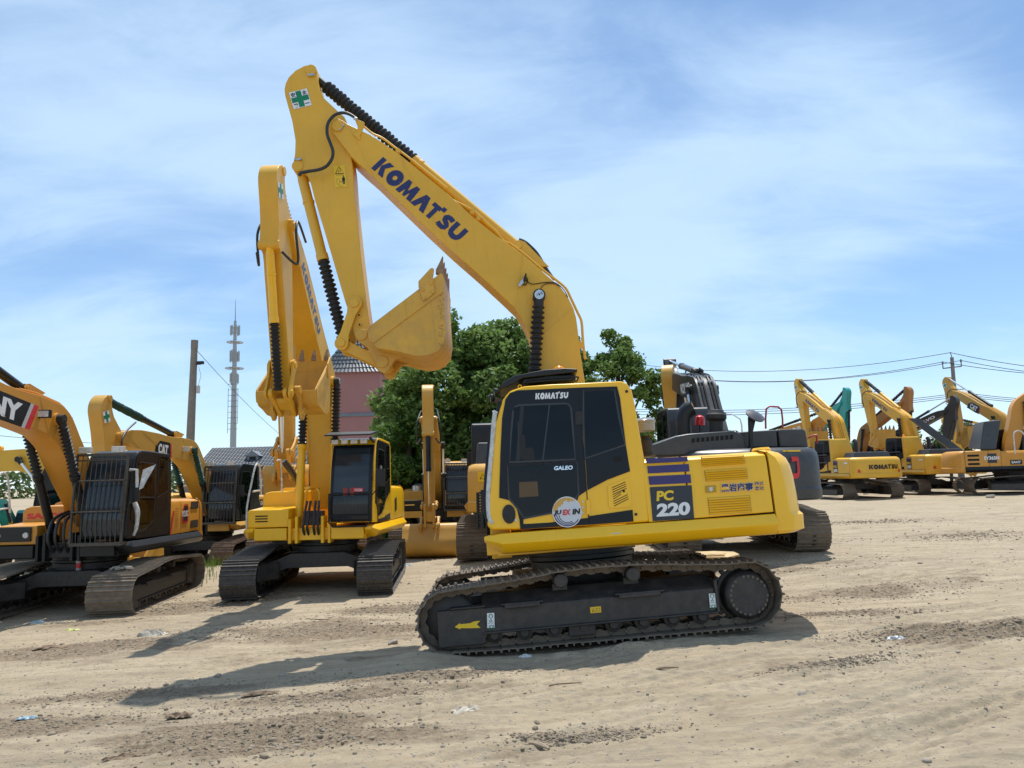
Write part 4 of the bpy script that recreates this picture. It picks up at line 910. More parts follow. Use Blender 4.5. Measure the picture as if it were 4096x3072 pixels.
    if D: m.box2((.94, -.11, .50), (.955, .02, .76)); m.prismz([(1.05, 1.0), (1.05, .75), (1.55, 1.05), (1.55, 1.2)], .3, .62); m.prismz([(1.05, -1.0), (1.05, -.75), (1.55, -1.05), (1.55, -1.2)], .3, .62)
    m.build('car_body', M_FRAME, root, bv(.015))
    m = MB(); m.lathe((0, 0, .90), (0, 0, 1.06), [(0, .66), (.02, .74), (.07, .74), (.075, .70), (.09, .70), (.095, .76), (.16, .76)], 40); m.build('swing_ring', M_BLK, root)
    # ---------------- upper part
    m = UB(); m.box2((-2.28, -1.15, 1.06), (1.12, 1.15, 1.31)); m.box2((.95, -.30, 1.00), (1.22, -.24, 1.55)); m.box2((.95, .24, 1.00), (1.22, .30, 1.55)); m.box2((.95, -.44, 1.00), (1.22, -.38, 1.5)); m.box2((.95, .38, 1.00), (1.22, .44, 1.5))
    m.build('deck', pal['skirt'] if style == 'k' else M_BLK, root, bv(.012))
    for sy in (1, -1):
        m = UB(); sec = [(1.12, 1.09), (1.30, 1.075), (1.355, 1.10), (1.425, 1.205), (1.40, 1.24), (1.335, 1.325), (1.12, 1.325)]
        tip = [(1.15, 1.24), (1.22, 1.235), (1.27, 1.235), (1.335, 1.26), (1.33, 1.275), (1.30, 1.305), (1.15, 1.305)]
        Ls = [[(-2.335, sy * y, z - .012) for y, z in sec], [(1.05, sy * y, z + .02) for y, z in sec], [(1.27, sy * y, z + .02) for y, z in tip]]
        m.ring(Ls)
        y0, y1 = (.46, 1.13) if sy == 1 else (-1.13, -.46)
        m.prismx([(y0, 1.08), (y1, 1.08), (y1, 1.32), (y0, 1.32)], 1.10, 1.255)
        sk = m.build('side_skirt', pal['skirt'], root, bv(.02))
        if hero and sy == 1:
            d = UB(); z = tr(HU, cA([(792, 1056), (855, 1052), (860, 1080), (797, 1086)]), 1.40); d.add([(x, 1.412 - .06 * i, z_) for (x, z_), i in zip(z, (1, 1, 0, 0))], [(0, 1, 2, 3)]); d.build('data_plate', M_SILV, sk)
    # hood, split by open seams
    secl = [(-1.30, 1.335), (-1.30, 1.98), (-1.26, 2.06), (-1.15, 2.10), (1.10, 2.10), (1.24, 2.085), (1.30, 2.04), (1.325, 1.96), (1.33, 1.335)]
    zt = lambda y, z, x: (y, z if z < 1.5 else z + .03 * (x + 2.33) / 1.6)
    hb = []
    for x0, x1 in ((-1.285, -.77), (-2.32, -1.30)):
        m = UB(); m.ring([[(x, y, zt(y, z, x)[1]) for y, z in secl] for x in (x0, x1)])
        o = m.build('engine_panel', pal['body'], root, bv(.012)); hb.append(o)
    m = UB(); m.box2((-2.35, -1.25, 1.32), (-.8, 1.27, 2.02)); m.build('engine_bay', M_SHADE, root)
    if D:
        m = UB(); m.prismz([(-2.1, -.75), (-1.0, -.75), (-.85, .35), (-2.0, .35)], 2.08, 2.15) ; m.build('engine_cover', pal['hood'], root, bv(.04))
    # counterweight
    m = UB(); prof = [(1.065, 2.86, -.03), (1.10, 2.96, 0), (1.28, 2.97, 0), (1.32, 2.93, 0), (1.55, 2.925, 0), (1.75, 2.915, 0), (1.90, 2.895, 0), (2.0, 2.855, -.01), (2.07, 2.78, -.035), (2.11, 2.66, -.08)]
    Ls = []
    for z, rr, inn in prof:
        L_ = [(-2.345, 1.33 + inn, z)]
        a0 = math.asin((1.33 + inn) / rr)
        n = 22
        for i in range(n + 1):
            a = a0 * (1 - 2 * i / n); x, y = -rr * math.cos(a), rr * math.sin(a)
            e = abs(1 - 2 * i / n)
            if e > .86: x += .10 * ((e - .86) / .14) ** 2
            L_.append((x, y, z))
        L_.append((-2.345, -1.33 - inn, z)); Ls.append(L_)
    m.ring(Ls); cw = m.build('counterweight', pal['cw'], root, smooth=30)
    # right-hand side: tank and tool box
    m = UB(); m.ring([[(x, y, z) for y, z in [(-1.30, 1.335), (-1.30, 1.95), (-1.24, 2.03), (-1.12, 2.06), (-.42, 2.06), (-.42, 1.335)]] for x in (-.755, .30)])
    m.build('fuel_tank', pal['body'], root, bv(.03))
    m = UB(); m.ring([[(x, y, z) for y, z in [(-1.32, 1.335), (-1.32, h - .05), (-1.27, h), (-.45, h), (-.45, 1.335)]] for x, h in ((.31, 1.74), (1.16, 1.70))])
    tb = m.build('tool_box', pal['body'], root, bv(.02))
    if D:
        m = UB()
        for k in range(3): m.box2((1.162, -1.14, 1.45 + k * .055), (1.166, -.88, 1.475 + k * .055))
        m.build('vent_slots', M_SLOT, tb)
    # cab
    cabp = P['cab']
    m = UB(); m.prism(cabp, 1.325, .40); cab = m.build('cab', pal['cab'], root, bv(.03))
    for y, sgn in ((1.326, 1), (.399, -1)):
        m = UB(); e = .010 * sgn
        for key in (('door', 'rearwin', 'lowstrip') if style == 'k' else ('door', 'rearwin')): m.prism(P[key], y + e, y)
        m.build('side_panel', pal['panel'], cab)
        m = UB(); e = .014 * sgn; m.prism(P['glass'], y + e, y); m.prism(P['glass2'], y + e * .98, y); m.prism(P['rglass'], y + e * .96, y)
        gl = m.build('side_window', pal['glass'], cab)
        if D:
            m = UB()
            for key in ('glass', 'glass2', 'rglass'):
                pts_ = P[key] + [P[key][0], P[key][1]]; v_, f_ = stroke(pts_, .022); m.add([(a, y + .0155 * sgn, b) for a, b in v_], f_)
            m.build('window_seal', M_SEAL, cab, smooth=0)
    front = [(1.215, 1.47), (1.245, 1.62), (1.215, 1.95), (1.205, 2.02), (1.12, 2.52), (1.045, 2.76), (.97, 2.93)]
    m = UB()
    m.ring([[(x + .012, .43, z), (x + .012, 1.295, z), (x - .05, 1.295, z), (x - .05, .43, z)] for x, z in [(1.20, 1.42)] + front + [(.93, 3.0)]])
    m.build('window_frame', M_BLK if style != 'k' else M_NAVY, cab, bv(.008))
    m = UB(); m.ring([[(x + .018, .50, z), (x + .018, 1.225, z), (x, 1.225, z), (x, .50, z)] for x, z in front[3:]])
    m.ring([[(x + .018, .50, z), (x + .018, 1.225, z), (x, 1.225, z), (x, .50, z)] for x, z in front[:3]])
    m.build('windscreen', M_GLASSB, cab)
    if D:
        m = UB(); m.ring([[(-.76 - .004 * 0, .5, 2.35), (-.80, 1.22, 2.35), (-.795, 1.22, 2.35), (-.755, .5, 2.35)], [(-.74, .5, 2.8), (-.745, 1.22, 2.8), (-.735, 1.22, 2.8), (-.73, .5, 2.8)]]); m.build('rear_window', M_GLASSB, cab)
        m = UB(); m.tube([(1.2, 1.30, 1.95), (1.22, 1.42, 2.1), (1.2, 1.44, 2.2)], .012); m.box2((1.14, 1.38, 2.12), (1.20, 1.56, 2.48)); 
        if not hero: m.build('mirror', M_BLK, root, bv(.02))
        m = UB(); m.cyl((.40 if hero else .15, .95, 3.16), (.40 if hero else .15, .95, 3.20), .07); 
        if hero: m.build('lamp_base', M_BLK, root)
    if 'guard' in opt:
        m = UB(); g = lambda y, z: (1.45 - max(0, (z - 2.0)) * .16, y, z)
        for k in range(11):
            y = .38 + .096 * k; m.tube([g(y, 1.35), g(y, 2.0), g(y, 3.05)], .009, 6)
        for z in (1.35, 1.95, 2.55, 2.95, 3.05): m.tube([g(.36, z), g(1.36, z)], .014, 6)
        m.bar(g(.36, 1.35), g(.36, 3.05), .04); m.bar(g(1.36, 1.35), g(1.36, 3.05), .04); m.bar(g(.36, 3.06), g(1.36, 3.06), .05)
        m.prismx([(.36, 1.30), (1.36, 1.30), (1.36, 1.36), (.36, 1.36)], 1.22, 1.47)
        m.build('cab_guard', mat('guard steel', (.03, .028, .025), .45, noise=.3, nscale=6, dust=.3), root)
        m = UB()
        for yy in (.5, 1.15): m.box((1.25, yy, 3.16), (.10, .24, .12)); m.flush('work_light', M_LAMP, root, bv(.01))
    if 'halfguard' in opt:
        m = UB(); pts = [(1.34, .44, 2.0), (1.34, .44, 1.42), (1.34, .52, 1.33), (1.34, 1.20, 1.33), (1.34, 1.29, 1.42), (1.34, 1.29, 2.0)]
        m.tube(pts, .02); m.tube([(1.32, .44, 1.98), (1.32, 1.29, 1.98)], .016); m.tube([(1.32, .44, 1.55), (1.32, 1.29, 1.55)], .012)
        for k in range(22): m.tube([(1.325, .48 + k * .036, 1.40), (1.325, .48 + k * .036, 1.96)], .004, 4)
        m.build('cab_guard', M_BLK, root)
        m = UB(); m.ring([[(1.42, .36, 3.17), (1.42, 1.30, 3.17), (1.42, 1.30, 3.20), (1.42, .36, 3.20)], [(.95, .36, 3.24), (.95, 1.36, 3.24), (.95, 1.36, 3.28), (.95, .36, 3.28)], [(.55, .40, 3.26), (.55, 1.30, 3.26), (.55, 1.30, 3.29), (.55, .40, 3.29)]])
        m.bar((1.3, 1.28, 3.12), (.9, 1.28, 3.05), .04); m.build('sun_visor', M_RUB, root)
        for k in range(4):
            m = UB(); m.box((1.16, .52 + .2 * k, 3.06), (.08, .14, .09)); m.build('work_light', M_LAMP, root, .008)
    # ---------------- boom, arm, bucket
    be, al, ka = pose; F = P['foot']; bk_ = (1.0 if hero else .965) if bk_ is None else bk_
    TB = lambda p: tuple(F[i] + bk_ * (c - F[i]) for i, c in enumerate(rot2(p, F, be)))
    TA = lambda p: TB(rot2(p, P['A_piv'], al))
    TK = lambda p: TA(rot2(p, P['K_pin'], ka))
    bw = .25
    m = UB(); nose = .62
    m.prism([TB(p) for p in P['boom']], .25, -.25)
    boom = m.build('boom', pal['boom'], root, bv(.012), smooth=25)
    # shift3: a 2-D point with its y
    V = lambda p, y: (p[0], y, p[1])
    m = UB(); cutp = [(611, 800), (614, 775), (645, 754), (692, 750), (742, 775), (800, 815)]
    if D:
        m.cyl(V(TB(P['A_piv']), -.285), V(TB(P['A_piv']), .285), .085, seg=24); m.flush('boom_boss', pal['boom'], boom, bv(.006)); m.cyl(V(TB(P['B_pin']), -.30), V(TB(P['B_pin']), .30), .12, seg=28)
        m.build('boom_boss', pal['boom'], boom, bv(.006))
        m = UB()
        for i_, j_ in ((5, -6), (9, -8), (15, -11), (20, -14)):
            a_, b_ = Vector(TB(P['boom'][i_])), Vector(TB(P['boom'][j_])); c0_, c1_ = a_.lerp(b_, .04), a_.lerp(b_, .96)
            for yy in (.2515, -.2515): m.bar((c0_.x, yy, c0_.y), (c1_.x, yy, c1_.y), .010, .006, (0, 1, 0))
            m.flush('weld_seam', pal['boom'], boom)
        # bracket that carries the arm cylinder foot
        ac = P['A_cyl']; m = UB()
        pl = [TB(p) for p in [(ac[0] + .10, ac[1] - .02), (ac[0] + .06, ac[1] + .07), (ac[0] - .02, ac[1] + .09), (ac[0] - .10, ac[1] + .05), (ac[0] - .42, ac[1] - .36), (ac[0] - .1, ac[1] - .30), (ac[0] + .25, ac[1] - .10)]]
        m.prism(pl, .12, .09); m.prism(pl, -.09, -.12); m.cyl(V(TB(ac), -.14), V(TB(ac), .14), .05); m.build('cylinder_bracket', pal['boom'], boom, .004)
    # boom cylinders
    bp, bb = P['B_pin'], P['B_boot']; foot2 = (.74, 1.40)
    bt = TB(bp)
    for sy in (1, -1):
        a, b = V(bt, sy * .36), V(foot2, sy * .36); dv = Vector(b) - Vector(a); L = dv.length; u = dv / L
        f0, f1 = min(.62, 1.36 / L), 0
        m = UB(); mid = Vector(a) + u * max(L * .46, .4)
        m.cyl(mid, Vector(b), .085); m.cyl(Vector(b) - Vector((0, .07, 0)), Vector(b) + Vector((0, .07, 0)), .09); m.lathe(mid - u * .02, mid + u * .1, [(0, .1), (.1, .1), (.12, .088)])
        cy = m.build('boom_cylinder', pal['cyl'], root, bv(.004))
        m = UB()
        if 'noboot' in opt:
            m.cyl(Vector(a), mid, .045); m.build('cylinder_rod', M_CHR, cy)
            m = UB()
        else:
            boots(m, Vector(a) + u * .13, mid, .062, .095, max(6, int((L * .46 - .13) / .075)) if D else 8)
        m.cyl(Vector(a) - u * .0, Vector(a) + u * .16, .07); m.cyl(Vector(a) - Vector((0, .06, 0)), Vector(a) + Vector((0, .06, 0)), .09)
        m.build('cylinder_boot', pal['boot'], cy)
    if hero or 'pincap' in opt:
        for sy in (1, -1):
            m = UB(); m.cyl(V(bt, sy * .415), V(bt, sy * .432), .068, seg=28); pc = m.build('pin_cap', M_ZINC, root, .003)
    # arm
    m = UB(); m.prism([TA(p) for p in P['arm']], .17, -.17); arm = m.build('arm', pal['boom'], root, bv(.012), smooth=25)
    if D:
        m = UB()
        for key, rr, w in (('A_top', .085, .195), ('K_cyl', .085, .19), ('K_pin', .08, .20), ('K_lev', .09, .19)):
            m.cyl(V(TA(P[key]), -w), V(TA(P[key]), w), rr, seg=24); m.flush('arm_boss', pal['boom'], arm, .005)
    # arm cylinder
    a, b = TA(P['A_top']), TB(P['A_cyl']); a3, b3 = Vector(V(a, 0)), Vector(V(b, 0)); u = (b3 - a3).normalized(); L = (b3 - a3).length
    fr_ = .50
    m = UB(); mid = a3 + u * L * fr_; m.cyl(mid, b3 - u * .03, .085, seg=20); m.lathe(mid - u * .01, mid + u * .16, [(0, .094), (.06, .094), (.065, .09), (.11, .09), (.12, .098), (.15, .098), (.16, .085)]); m.cyl(b3 - Vector((0, .08, 0)), b3 + Vector((0, .08, 0)), .09)
    cy = m.build('arm_cylinder', pal['cyl'], root, bv(.003))
    m = UB()
    if 'noboot' in opt: m.cyl(a3, mid, .05); m.build('cylinder_rod', M_CHR, cy)
    else: boots(m, a3 + u * .24, mid, .068, .104, int(L * fr_ / .085) if D else 10); m.cyl(a3, a3 + u * .3, .06); m.build('cylinder_boot', pal.get('aboot', pal['boot']), cy)
    # bucket cylinder
    K0, K1 = TA(P['K_cyl']), TA(rot2(P['K_rod'], P['K_lev'], ka * .6))
    a3, b3 = Vector(V(K0, 0)), Vector(V(K1, 0)); u = (b3 - a3).normalized(); L = (b3 - a3).length
    mid = a3 + u * L * .52
    m = UB(); m.lathe(a3, mid, [(0, .07), (.12, .072), (.14, .078), (.5, .078), (.505, .088), (.54, .088), (.545, .078), (L * .52 - .12, .078), (L * .52 - .1, .09), (L * .52, .09)], 20); m.cyl(a3 - Vector((0, .08, 0)), a3 + Vector((0, .08, 0)), .08)
    cy = m.build('bucket_cylinder', pal['cyl'], root, bv(.003))
    m = UB()
    if 'noboot' in opt: m.cyl(mid, b3, .045); m.build('cylinder_rod', M_CHR, cy)
    else: boots(m, mid, b3 - u * .05, .062, .092, int(L * .48 / .072) if D else 10); m.build('cylinder_boot', pal['boot'], cy)
    # links
    def linkp(p, q, r1, r2, w):
        p, q = Vector(p), Vector(q); d = (q - p).normalized(); n = Vector((-d.y, d.x)); L = (q - p).length
        out = [p + (n * math.cos(t) - d * math.sin(t)) * r1 for t in [math.pi * k / 8 for k in range(9)]]
        out += [p - n * w / 2 + d * (r1 * 1.5), p - n * w / 2 + d * (L - r2 * 1.5)]
        out += [q + (-n * math.cos(t) + d * math.sin(t)) * r2 for t in [math.pi * k / 8 for k in range(9)]]
        out += [p + n * w / 2 + d * (L - r2 * 1.5), p + n * w / 2 + d * (r1 * 1.5)]
        return [tuple(o) for o in out]
    lev, rod, lnk, pin = TA(P['K_lev']), K1, TK(P['K_lnk']), TA(P['K_pin'])
    m = UB()
    for sy in (1, -1):
        pl = linkp(lev, rod, .105, .10, .13); m.prism(pl, sy * .245, sy * .20)
        m.cyl(V(lev, sy * .19), V(lev, sy * .27), .062, seg=20); m.cyl(V(rod, sy * .19), V(rod, sy * .27), .058, seg=20); m.flush('bucket_lever', pal['boom'], root, bv(.006))
    m = UB(); pl = linkp(rod, lnk, .09, .085, .15); m.prism(pl, .17, .10); m.prism(pl, -.10, -.17); m.prism(linkp(Vector(rod).lerp(Vector(lnk), .3), Vector(rod).lerp(Vector(lnk), .8), .02, .02, .1), .1, -.1)
    m.build('bucket_link', pal['boom'], root, bv(.006))
    # bucket
    bk = [TK(p) for p in P['bucket']]
    n = len(bk); W = .85 if 'widebucket' in opt else .57
    m = UB()
    m.prism(bk, W, W - .025); m.prism(bk, -W + .025, -W)
    shell = bk[5:] + [bk[0]]                                        # lip, round back, up to the hinge plate
    cen = Vector((sum(p[0] for p in bk) / n, sum(p[1] for p in bk) / n))
    inner = []
    for i, p in enumerate(shell):
        a_, b_ = Vector(shell[max(i - 1, 0)]), Vector(shell[min(i + 1, len(shell) - 1)]); t = (b_ - a_).normalized(); nn = Vector((-t.y, t.x))
        if nn.dot(cen - Vector(p)) < 0: nn = -nn
        inner.append(tuple(Vector(p) + nn * .03))
    m.ring([[V(p, W - .02), V(p, -W + .02), V(q_, -W + .02), V(q_, W - .02)] for p, q_ in zip(shell, inner)])
    for sy in (1, -1): m.prism([TK(p) for p in P['strip']], sy * W, sy * (W + .018))
    for sy in (1, -1): m.prism([TK(p) for p in P['ear']], sy * .30, sy * .24)
    for key, c_ in (('K_pin', .082), ('K_lnk', .085)):
        q_ = TK(P[key])
        for sy in (1, -1): m.cyl(V(q_, sy * .22), V(q_, sy * .325), c_, seg=24)
    bucket = m.build('bucket', pal['bucket'], root, bv(.006), smooth=40)
    m = UB()
    for sy in (1, -1): m.prism([TK(p) for p in P['cutter']], sy * (W + .018), sy * (W + .045)); m.flush('side_cutter', pal['bucket'], bucket, bv(.005))
    if D > 1:
        m = UB()
        for p in P['bolts']:
            q_ = TK(p); m.cyl(V(q_, W + .04), V(q_, W + .065), .02, seg=6); m.cyl(V(q_, -W - .04), V(q_, -W - .065), .02, seg=6)
        m.build('cutter_bolts', pal['bucket'], bucket)
    m = UB(); m.prism([TK(p) for p in P['lip']], W - .01, -W + .01); m.build('cutting_edge', M_WORN if D > 1 else pal['bucket'], bucket)
    tp = [TK(p) for p in P['tooth']]
    for k in range(5):
        y = W - .06 - k * (2 * W - .12) / 4
        m = UB(); m.ring([[V(tp[0], y - .05), V(tp[0], y + .05), V(tp[5], y + .05), V(tp[5], y - .05)], [V(tp[1], y - .05), V(tp[1], y + .05), V(tp[4], y + .05), V(tp[4], y - .05)], [V(tp[2], y - .04), V(tp[2], y + .04), V(tp[4], y + .04), V(tp[4], y - .04)], [V(tp[3], y - .02), V(tp[3], y + .02), V((tp[3][0] - .01, tp[3][1]), y + .02), V((tp[3][0] - .01, tp[3][1]), y - .02)]])
        m.build('tooth', M_WORN, bucket)
    return dict(root=root, boom=boom, arm=arm, cab=cab, cw=cw, body=hb, tb=tb, bucket=bucket, TB=TB, TA=TA, TK=TK, S=S, V=V, U=UB, pal=pal, M=M)
# ------------------------------------------------------------------ the large excavator in the foreground
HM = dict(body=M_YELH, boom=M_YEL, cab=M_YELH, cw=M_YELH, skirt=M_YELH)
hero = excavator('largest yellow excavator, seen side-on in the foreground with its bucket curled under the arm', H_ROOT, H_SWING, pal=HM, detail=2, hero=True, opt=('pincap',))
HR, HSW = hero['root'], Matrix.Rotation(H_SWING, 4, 'Z')
cAx = lambda p, yl=1.345: tr(HU, cA([p]), yl)[0]
def face(pts, y, c=cA):
    z = tr(HU, c(pts), y); return [(x, y, q) for x, q in z]
def sheet(name, pts, y, m, parent, th=.004, c=cA, bevel=0):
    mb = MB(HSW); z = tr(HU, c(pts), y); mb.prism(z, y, y - th); return mb.build(name, m, parent, bevel)
def word(name, shape, quad, y, m, parent, c=cA):
    """quad: bottom left, bottom right, top left read off the photo"""
    mb = MB(HSW); z = tr(HU, c(quad), y); q = quad_map(*z)
    decal(mb, shape, lambda u, v: (q(u, v).x, y, q(u, v).y)); return mb.build(name, m, parent, smooth=0)
cabo, bo, ar = hero['cab'], hero['boom'], hero['arm']
pan1, pan2 = hero['body']
# lettering and stickers
word('lettering', logo('KOMATSU'), [(356, 291), (548, 284), (358, 255)], 1.341, M_WHITE, cabo)
word('lettering', text('GALEO', .03), [(465, 709), (575, 705), (468, 685)], 1.345, M_CHR, cabo)
for pts in ([(1012, 670), (1257, 657), (1252, 628), (1006, 641)], [(1021, 728), (1266, 716), (1261, 672), (1015, 685)], [(1029, 796), (1276, 784), (1271, 733), (1022, 745)]):
    sheet('indigo_stripe', pts, 1.338, M_STRIPE, pan1)
sheet('model_panel', [(1049, 1010), (1293, 994), (1278, 797), (1031, 809)], 1.338, M_PANEL, pan1)
word('lettering', text('PC', .045), [(1071, 892), (1170, 886), (1073, 832)], 1.341, M_YLET, pan1)
word('lettering', text('220', .05), [(1071, 985), (1268, 972), (1073, 907)], 1.341, M_WHITE, pan1)
sheet('white_outline', [(1450, 842), (1642, 832), (1640, 778), (1448, 790)], 1.3365, M_YELH, pan2, .001)
word('lettering', text('黑岩商事', .045), [(1450, 841), (1643, 831), (1449, 788)], 1.343, M_WHITE, pan2)
word('lettering', text('黑岩商事', .03), [(1452, 839), (1641, 829), (1451, 790)], 1.345, M_BLUE, pan2)
for s_, a_ in (('株式', [(1651, 798), (1703, 796), (1651, 776)]), ('會社', [(1652, 828), (1706, 825), (1651, 804)])):
    word('lettering', text(s_, .03), a_, 1.343, M_WHITE, pan2); word('lettering', text(s_, .01), a_, 1.345, M_BLUE, pan2)
# vents pressed into the engine door: back sheet in yellow darkened for the recess shade, louvre blades
for (a, b, c_, d) in (((1340, 686), (1597, 669), (1584, 617), (1331, 629)), ((1362, 774), (1611, 757), (1601, 694), (1351, 710)), ((1382, 972), (1633, 956), (1623, 856), (1372, 872))):
    fr = sheet('vent', [a, b, c_, d], 1.334, mat('recess shade yellow', (.50, .29, .012), .5), pan2, .003)
    q = quad_map(*[Vector(p) for p in tr(HU, cA([a, b, d]), 1.34)], P2=Vector(tr(HU, cA([c_]), 1.34)[0]))
    nb = 5 if (a[1] - d[1]) < 90 else 7
    mb = MB(HSW)
    for k in range(nb):
        v0 = (k + .12) / nb; v1 = (k + .80) / nb
        p = [q(.02, v0), q(.98, v0), q(.98, v1), q(.02, v1)]
        vs = [(p[0].x, 1.352, p[0].y), (p[1].x, 1.352, p[1].y), (p[2].x, 1.336, p[2].y), (p[3].x, 1.336, p[3].y), (p[0].x, 1.330, p[0].y), (p[1].x, 1.330, p[1].y), (p[2].x, 1.330, p[2].y), (p[3].x, 1.330, p[3].y)]
        mb.add(vs, [(0, 1, 2, 3), (0, 4, 5, 1), (1, 5, 6, 2), (2, 6, 7, 3), (3, 7, 4, 0)])
    mb.build('louvres', M_YELH, fr, smooth=0)
lt = sheet('door_latch', [(1360, 843), (1424, 838), (1422, 797), (1358, 802)], 1.337, mat('recess shade yellow', (.50, .29, .012), .5), pan2, .004)  # latch plate in the same yellow, recess shade put into its colour
sheet('lock_plate', [(1384, 830), (1392, 834), (1402, 829), (1402, 808), (1380, 810)], 1.342, M_SILV, lt, .004)
seat = mat('seat cloth', (.020, .021, .024), .8)
sheet('seat', [(300, 652), (352, 650), (350, 600), (338, 572), (300, 580), (294, 500), (262, 498), (256, 560), (262, 640)], 1.3432, seat, cabo, .0006)
sheet('far_pillar', [(240, 655), (262, 654), (290, 330), (268, 331)], 1.3431, mat('pillar tone', (.0015, .0015, .002), .3), cabo, .0004)
# cab side details
sheet('window_slider', [(396, 652), (404, 652), (443, 318), (436, 318)], 1.344, M_SEAL, cabo, .003)
sheet('wiper', [(252, 420), (256, 420), (262, 640), (258, 640)], 1.344, M_SEAL, cabo, .002)
sheet('vent_panel', [(782, 800), (908, 752), (922, 840), (926, 912), (915, 926), (800, 935), (788, 925)], 1.338, M_YELH, cabo, .010, bevel=.004)
mb = MB(HSW)
for k in range(9):
    x0, x1 = (808 + k * 1.5, 888 + k * 2.2)
    if k in (4, 5): x1 = 862
    y0, y1 = (810 + k * 13.5, 775 + k * 12.5)
    if k in (4, 5): y1 = y1 + 10
    z = tr(HU, cA([(x0, y0 + 5), (x1, y1 + 5), (x1, y1), (x0, y0)]), 1.34); mb.prism(z, 1.3395, 1.335)
mb.build('vent_slots', M_SLOT, cabo)
def disc(name, c, r, y, m, parent, th=.01, cr=cA):
    p = tr(HU, cr([c]), y)[0]; mb = MB(HSW); mb.cyl((p[0], y - th, p[1]), (p[0], y, p[1]), r, seg=32); return mb.build(name, m, parent, .002)
p = cAx((200, 968)); mb = MB(HSW); mb.lathe((p[0], 1.32, p[1]), (p[0], 1.345, p[1]), [(0, .105), (.022, .105), (.025, .09)], 32)
mb.v = [((v[0] - p[0]) * .78 + p[0], v[1], (v[2] - p[1]) * 1.12 + p[1]) for v in mb.v]
mb.build('speaker_port', M_RUB, cabo)
for c_ in ((895, 244), (950, 969)): disc('plug', c_, .018, 1.34, M_RUB, cabo)
disc('door_bolt', (242, 1003), .016, 1.338, M_ZINC, cabo); disc('door_bolt', (878, 832), .016, 1.345, M_BLK, cabo)
sheet('door_hinge', [(590, 362), (635, 358), (637, 438), (592, 443)], 1.358, M_RUB, cabo, .022, bevel=.005)
sheet('door_hinge', [(656, 884), (678, 880), (682, 968), (658, 972)], 1.350, M_YELH, cabo, .02, bevel=.004)
for y_ in (895, 928, 960): disc('hinge_bolt', (636, y_), .012, 1.35, M_ZINC, cabo)
sheet('door_handle', [(818, 634), (862, 628), (866, 652), (822, 658)], 1.342, M_SLOT, cabo, .004)
sheet('seam', [(611, 222), (615, 222), (676, 1031), (671, 1031)], 1.3385, M_SLOT, cabo, .001)
# warm reflection painted on the lower door glass as a flat amber patch
sheet('painted_reflection', [(262, 870), (375, 862), (368, 775), (260, 780)], 1.3425, mat('dim amber', (.10, .05, .012), .3), cabo, .0006)
# round dealer sticker
c0 = cAx((543, 955)); y_ = 1.3475
st = MB(HSW); rx = .0
p_l, p_t = cAx((456, 957)), cAx((543, 864)); rx, rz = abs(p_l[0] - c0[0]), abs(p_t[1] - c0[1])
e2 = lambda r, a0=0, a1=360, n=40: [(c0[0] - rx * r * math.cos(R(a)), c0[1] + rz * r * math.sin(R(a))) for a in [a0 + (a1 - a0) * i / n for i in range(n + 1)]]
def ell(name, r, m, yy, a0=0, a1=360): mb = MB(HSW); pts = e2(r, a0, a1)[:-1] if a1 - a0 == 360 else e2(r, a0, a1); mb.add([(x, yy, z) for x, z in pts], [tuple(range(len(pts)))]); return mb.build(name, m, cabo)
stk = ell('round_sticker', 1.0, M_WHITE, y_)
ell('sticker_face', .95, M_SILV, y_ + .0015)
gold = [(-.93, .10), (-.90, .40), (-.72, .66), (-.45, .84), (-.1, .94), (.3, .90), (.62, .72), (.55, .66), (.48, .74), (.40, .62), (.30, .74), (.22, .60), (.10, .66), (.02, .80), (-.06, .70), (-.18, .72), (-.22, .52), (-.34, .50), (-.42, .36), (-.55, .40), (-.62, .22), (-.80, .10)]
mb = MB(HSW); mb.add([(c0[0] - rx * a, y_ + .003, c0[1] + rz * b) for a, b in gold], [tuple(range(len(gold)))]); mb.build('sticker_emblem', M_GOLD, cabo)
for r_, w_, m_ in ((.90, .07, M_BLUE), (.74, .06, M_BLUE), (.58, .05, M_BLUE)):
    pts = [(r_ * math.cos(R(a)) * 1.0, r_ * math.sin(R(a)) - (.9 - r_) * .35) for a in range(185, 325 if r_ > .8 else 300, 6)]
    v_, f_ = stroke(pts, w_); mb = MB(HSW); mb.add([(c0[0] - rx * a, y_ + .003, c0[1] + rz * b) for a, b in v_], f_); mb.build('sticker_swirl', m_, cabo)
for s_, u0, u1, m_ in (('JU', -.92, -.36, M_BLK), ('EX', -.32, .26, M_RED), ('IN', .34, .92, M_BLK)):
    mb = MB(HSW); decal(mb, text(s_, .05, .2), lambda u, v: (c0[0] - rx * (u0 + (u1 - u0) * u), y_ + .006, c0[1] + rz * (-.20 + .36 * v))); mb.build('lettering', m_, cabo)
# front: windscreen pillar in plastic wrap, step grille, roof gear
mb = MB(HSW); fp = tr(HU, cA([(120, 1020), (98, 985), (92, 880), (98, 760), (112, 600), (128, 400), (138, 360)]), 1.30)
mb.tube([(x + .03, 1.31, z) for x, z in smooth2(fp, 3)], .030, 8); mb.build('wrapped_pillar', M_WRAP, cabo)
mb = MB(HSW); gp = tr(HU, cA([(12, 838), (46, 825), (50, 1052), (16, 1058)]), 1.15)
mb.tube([(gp[1][0], 1.15, gp[1][1]), (gp[2][0], 1.15, gp[2][1])], .028); mb.tube([(gp[0][0], 1.0, gp[0][1]), (gp[3][0], 1.0, gp[3][1])], .02)
for k in range(13):
    t = (k + .5) / 13; a_, b_ = Vector(gp[0]).lerp(Vector(gp[3]), t), Vector(gp[1]).lerp(Vector(gp[2]), t); mb.bar((a_.x, 1.0, a_.y), (b_.x, 1.15, b_.y), .012, .02)
